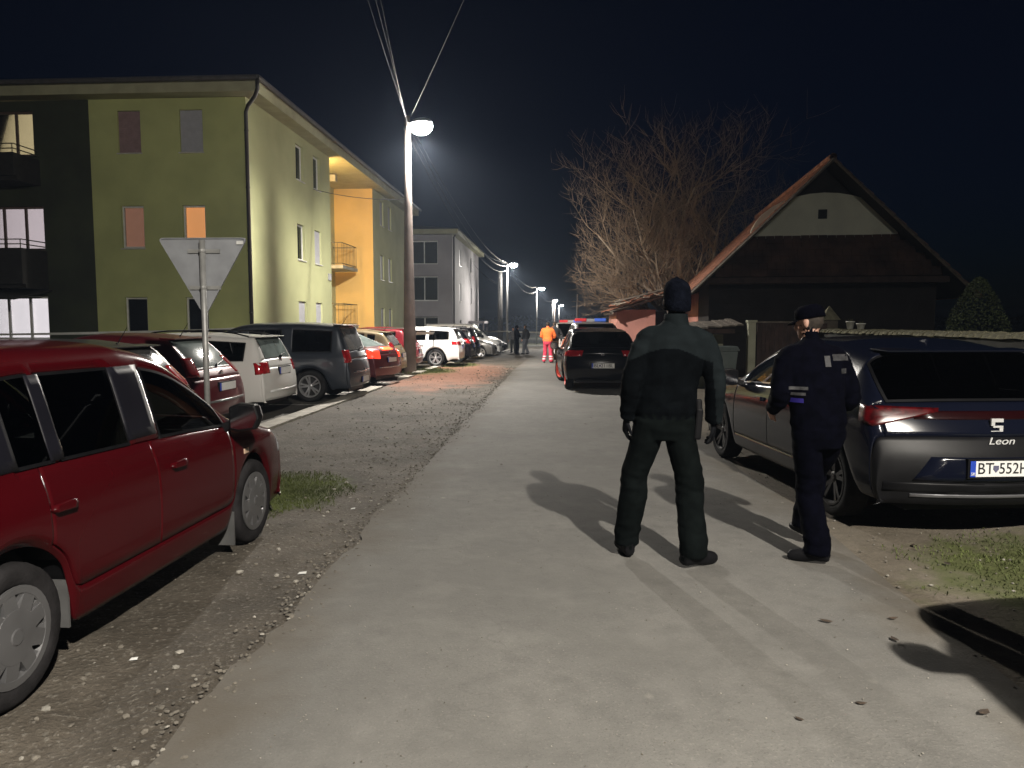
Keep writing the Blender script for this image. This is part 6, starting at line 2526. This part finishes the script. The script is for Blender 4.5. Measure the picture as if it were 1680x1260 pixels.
# second officer bending and stepping towards the parked hatchback
def badges(root, hc, hrot):
    body = [c for c in root.children if c.name.startswith('body')][0]
    bv = BVHTree.FromPolygons([v.co for v in body.data.vertices], [tuple(f.vertices) for f in body.data.polygons])
    for (x, z, w_, h_, m, nm) in ((0.02, 1.415, 0.045, 0.075, m_tab, 'collar_tab'), (0.135, 1.44, 0.14, 0.045, m_tab, 'shoulder_tape'), (0.16, 1.345, 0.06, 0.035, m_tab, 'shoulder_tape'),
                                  (-0.185, 1.23, 0.11, 0.022, m_tab, 'sleeve_band'), (-0.18, 1.19, 0.075, 0.020, m_tab, 'sleeve_band'), (-0.182, 1.145, 0.055, 0.03, mat('violet blue patch', (0.015, 0.010, 0.13), 0.5, emit=None), 'sleeve_patch')):
        b = MB()
        vs = []
        for i in range(5):
            for j in range(3):
                st = Vector((x + (i / 4 - 0.5) * w_, -1.0, z + (j / 2 - 0.5) * h_))
                hit = bv.ray_cast(st, Vector((0, 1, 0)), 3)
                if hit[0] is None:
                    hit = bv.find_nearest(Vector((st.x, -0.1, st.z)))
                vs.append(hit[0] + Vector((0, -0.004, 0)))
        fs = [(i * 3 + j, (i + 1) * 3 + j, (i + 1) * 3 + j + 1, i * 3 + j + 1) for i in range(4) for j in range(2)]
        b.add(vs, fs)
        b.build(nm, m, root, smooth=True)


person('officer in dark police uniform with reflective shoulder tabs walking past the hatchback', (1.72, 4.98, 0.004), R(10), H=1.69,
       pose=dict(lank=(-0.02, -0.06), lknee=(-0.03, 0.05), rank=(0.14, 0.42), rknee=(0.13, 0.30), lift=(0.0, 0.05), lfoot=58, rfoot=0, lean=(-0.02, 0.10),
                 lel=(-0.265, 0.06, 1.16), lwr=(-0.22, 0.26, 1.05), rel=(0.265, 0.06, 1.15), rwr=(0.22, 0.26, 1.02), hyaw=R(38), hpitch=R(-12), bulk=1.02),
       mats=dict(jacket=m_unif, trousers=m_unif, neck=m_unif), zones=hair_zone(), cap=peaked_cap(m_unif), hand_m=m_skin, extras=badges, voxel=0.0095)


# people further down the street
def z_med(tg, c, hrot, hc):
    if tg == 'trousers' and (0.16 < c.z < 0.21 or 0.26 < c.z < 0.31):
        return m_refl
    if tg == 'jacket' and (1.07 < c.z < 1.11):
        return m_orange_c
    return None


person('paramedic in orange jacket and red trousers with silver ankle bands on the road', (-0.42, 31.1, gz(31.1)), R(-12), H=1.70, voxel=0.018,
       pose=dict(lank=(-0.16, 0.0), rank=(0.15, 0.02), lel=(-0.30, 0.10, 1.17), lwr=(-0.12, 0.22, 1.08), rel=(0.30, 0.10, 1.17), rwr=(0.12, 0.22, 1.08), bulk=1.12),
       mats=dict(jacket=m_orange_c, trousers=m_redtr, neck=m_orange_c), zones=hair_zone(z_med))
person('person in dark coat and khaki trousers standing just behind the paramedic', (-0.12, 31.7, gz(31.7)), R(30), H=1.74, voxel=0.022,
       mats=dict(jacket=m_dkjacket, trousers=m_khaki, neck=m_dkjacket), zones=hair_zone())
person('officer in black standing with folded hands by the parked cars', (-2.50, 45.4, gz(45.4)), R(-70), H=1.76, voxel=0.022,
       pose=dict(lel=(-0.28, 0.10, 1.18), lwr=(-0.08, 0.22, 1.10), rel=(0.28, 0.10, 1.18), rwr=(0.08, 0.22, 1.10), bulk=1.1),
       mats=dict(jacket=m_unif, trousers=m_unif, neck=m_unif), zones=hair_zone(), cap=beanie(m_knit), group='officers by the tape')
person('person in dark jacket and grey jeans beside the officer in black', (-1.98, 46.0, gz(46)), R(60), H=1.80, voxel=0.022,
       pose=dict(lank=(-0.17, 0.05), rank=(0.17, -0.05), bulk=1.08),
       mats=dict(jacket=m_dkjacket, trousers=m_jean, neck=m_dkjacket), zones=hair_zone(), group='officers by the tape')
person('person in pale jacket standing at the end of the car row', (-2.95, 49.5, gz(49.5)), R(160), H=1.70, voxel=0.022,
       mats=dict(jacket=m_jean, trousers=m_dkjacket, neck=m_jean), zones=hair_zone())

# ------------------------------------------------------------------ stones, leaves and grass
rd = random.Random(33)
m_stone = mat('limestone chips', (0.25, 0.235, 0.205), 0.9, var=0.35, scale=14)
m_stone_d = mat('dark road chips', (0.115, 0.103, 0.085), 0.9, var=0.35, scale=14)


def stone_shape(b, p, r, mi=0):
    ico = [(0, 0, 1), (0.894, 0, 0.447), (0.276, 0.851, 0.447), (-0.724, 0.526, 0.447), (-0.724, -0.526, 0.447), (0.276, -0.851, 0.447),
           (0.724, 0.526, -0.447), (-0.276, 0.851, -0.447), (-0.894, 0, -0.447), (-0.276, -0.851, -0.447), (0.724, -0.526, -0.447), (0, 0, -1)]
    fs = [(0, 1, 2), (0, 2, 3), (0, 3, 4), (0, 4, 5), (0, 5, 1), (1, 6, 2), (2, 7, 3), (3, 8, 4), (4, 9, 5), (5, 10, 1), (6, 7, 2), (7, 8, 3), (8, 9, 4), (9, 10, 5), (10, 6, 1), (11, 7, 6), (11, 8, 7), (11, 9, 8), (11, 10, 9), (11, 6, 10)]
    rot = Matrix.Rotation(rd.uniform(0, 6.28), 3, 'Z') @ Matrix.Rotation(rd.uniform(-0.4, 0.4), 3, 'X')
    sx, sy, sz = r * rd.uniform(0.8, 1.3), r * rd.uniform(0.7, 1.1), r * rd.uniform(0.4, 0.75)
    vs = []
    for v in ico:
        q = Vector((v[0] * sx, v[1] * sy, v[2] * sz)) * rd.uniform(0.82, 1.15)
        vs.append(Vector(p) + rot @ q)
    b.add(vs, fs, mi)


b = MB()
for k in range(2600):     # gravel of the verge, thickest along the road edge
    y = 0.8 + (rd.random() ** 1.35) * 27
    x = -1.50 - abs(rd.gauss(0, 0.55)) if rd.random() < 0.62 else rd.uniform(-4.2, -1.5)
    if x < -4.2:
        continue
    if noise.noise(Vector((x * 0.9, y * 0.6, 3))) < -0.12 and rd.random() < 0.75:
        continue
    r = rd.choice((0.006, 0.008, 0.010, 0.013)) * rd.uniform(0.7, 1.3) * (1.0 + 0.025 * y)
    stone_shape(b, (x, y, verge_z(x, y) + r * 0.25), r, 0 if rd.random() < 0.07 else 1)
for k in range(55):       # bigger pale ones
    y = 1.2 + rd.random() * 16
    x = -1.55 - abs(rd.gauss(0, 0.7))
    r = rd.uniform(0.014, 0.030)
    if x > -4.2:
        stone_shape(b, (x, y, verge_z(x, y) + r * 0.25), r, 0)
for k in range(1500):      # crumbled edge of the asphalt
    y = 1.0 + (rd.random() ** 1.2) * 24
    x = road_l(y) + rd.gauss(-0.02, 0.07)
    r = rd.uniform(0.005, 0.014)
    stone_shape(b, (x, y, gz(y) - 0.002 + r * 0.1), r, 1 if rd.random() < 0.93 else 0)
for k in range(1500):      # grit strewn over the asphalt
    y = 1.2 + (rd.random() ** 1.4) * 16
    x = rd.uniform(-1.4, 2.0)
    r = rd.uniform(0.0022, 0.0048)
    stone_shape(b, (x, y, 0.005 + r * 0.2), r, rd.choice((0, 1)))
for k in range(900):
    y = 1.2 + rd.random() * 12
    x = rd.uniform(1.95, 4.2)
    r = rd.uniform(0.004, 0.012)
    stone_shape(b, (x, y, -0.004 + r * 0.2), r, rd.choice((0, 1, 1)))
o = b.build('gravel', [m_stone, m_stone_d], fix=False)
tag(o, 'loose gravel and stone chips along the road edge', 'gravel', kind='stuff')

m_leaf_d = mat('dead brown leaf', (0.040, 0.027, 0.018), 0.9, var=0.4, scale=30)
b = MB()
for k in range(26):
    if k < 9:
        x, y = rd.uniform(0.9, 2.6), rd.uniform(1.9, 6.0)
    else:
        x, y = rd.uniform(-3.8, 1.5), rd.uniform(3, 24)
    s = rd.uniform(0.016, 0.034)
    a = rd.uniform(0, 6.28)
    z0 = 0.010 if x > -1.4 else verge_z(x, y) + 0.01
    vs = []
    for (u, v, h) in ((-1, 0, 0.006), (-0.3, 0.55, 0.0), (0.6, 0.42, 0.004), (1.2, 0, 0.012), (0.6, -0.42, 0.003), (-0.3, -0.55, 0.0), (0.1, 0, 0.014)):
        vs.append((x + s * (u * math.cos(a) - v * math.sin(a)), y + s * (u * math.sin(a) + v * math.cos(a)), z0 + 0.45 * h * s / 0.03))
    b.add(vs, [(0, 1, 6), (1, 2, 6), (2, 3, 6), (3, 4, 6), (4, 5, 6), (5, 0, 6)])
o = b.build('fallen_leaves', m_leaf_d, fix=False)
tag(o, 'dead brown leaves scattered on the road', 'leaves', kind='stuff')

m_blade = mat('winter grass blade', (0.060, 0.075, 0.016), 0.8, var=0.45, scale=1.2)
b = MB()


def turf(cx_, cy_, rx, ry, n, h, zf):
    for k in range(n):
        x = rd.gauss(cx_, rx * 0.55)
        y = rd.gauss(cy_, ry * 0.55)
        d = ((x - cx_) / rx) ** 2 + ((y - cy_) / ry) ** 2 + 1.1 * noise.noise(Vector((x * 2.2, y * 2.2, 5)))
        if d > 1.0:
            continue
        z = zf(x, y) - 0.004
        a = rd.uniform(0, 6.28)
        hh = h * rd.uniform(0.4, 1.2)
        w_ = rd.uniform(0.003, 0.006)
        dx, dy = math.cos(a), math.sin(a)
        lean = rd.uniform(0.3, 1.0) * hh
        b.add([(x - dy * w_, y + dx * w_, z), (x + dy * w_, y - dx * w_, z), (x + dx * lean * 0.5 + dy * w_ * 0.6, y + dy * lean * 0.5 - dx * w_ * 0.6, z + hh * 0.75), (x + dx * lean, y + dy * lean, z + hh)], [(0, 1, 2), (0, 2, 3)])


turf(-2.75, 6.75, 0.75, 0.95, 9000, 0.032, verge_z)
turf(-4.4, 24.4, 0.9, 1.6, 3500, 0.06, verge_z)
turf(-4.0, 28.5, 0.9, 1.5, 2500, 0.06, verge_z)
turf(3.6, 4.7, 1.35, 1.1, 7000, 0.026, lambda x, y: -0.006)
turf(4.6, 13.0, 1.0, 3.5, 3000, 0.07, lambda x, y: -0.006)
o = b.build('grass', m_blade, fix=False)
tag(o, 'short winter grass tufts on the verges', 'grass', kind='stuff')

# crown caps, butts and paper scraps at the road edge
m_paper = mat('white paper scrap', (0.62, 0.62, 0.60), 0.8)
b = MB()
for (x, y, s) in ((-1.62, 4.55, 0.028), (-2.0, 3.3, 0.02), (-1.75, 6.2, 0.02)):
    z = 0.012 if x > -1.4 else verge_z(x, y) + 0.012
    b.add([(x - s, y - s * 0.4, z), (x + s, y - s * 0.3, z + 0.004), (x + s * 0.9, y + s * 0.4, z + 0.012), (x - s * 0.8, y + s * 0.5, z + 0.006)], [(0, 1, 2, 3)])
o = b.build('paper_scraps', m_paper, fix=False)
tag(o, 'white paper scraps lying at the road edge', 'litter', kind='stuff')

# ------------------------------------------------------------------ thin added haze
hm = bpy.data.materials.new('added haze')
hm.use_nodes = True
hn = hm.node_tree
for n in list(hn.nodes):
    hn.nodes.remove(n)
ho = hn.nodes.new('ShaderNodeOutputMaterial')
hv = hn.nodes.new('ShaderNodeVolumePrincipled')
hv.inputs['Color'].default_value = (0.62, 0.76, 1.0, 1)
hv.inputs['Density'].default_value = 0.00065  # haze added to give the lamps their glow
hv.inputs['Anisotropy'].default_value = 0.3
hn.links.new(hv.outputs[0], ho.inputs['Volume'])
b = MB()
b.bbox(-620, 620, -40, 910, -3.2, 16.0)
o = b.build('haze', hm)  # added volume for the glow round the lamps
tag(o, 'thin added haze glowing round the street lamps', 'haze', kind='stuff')
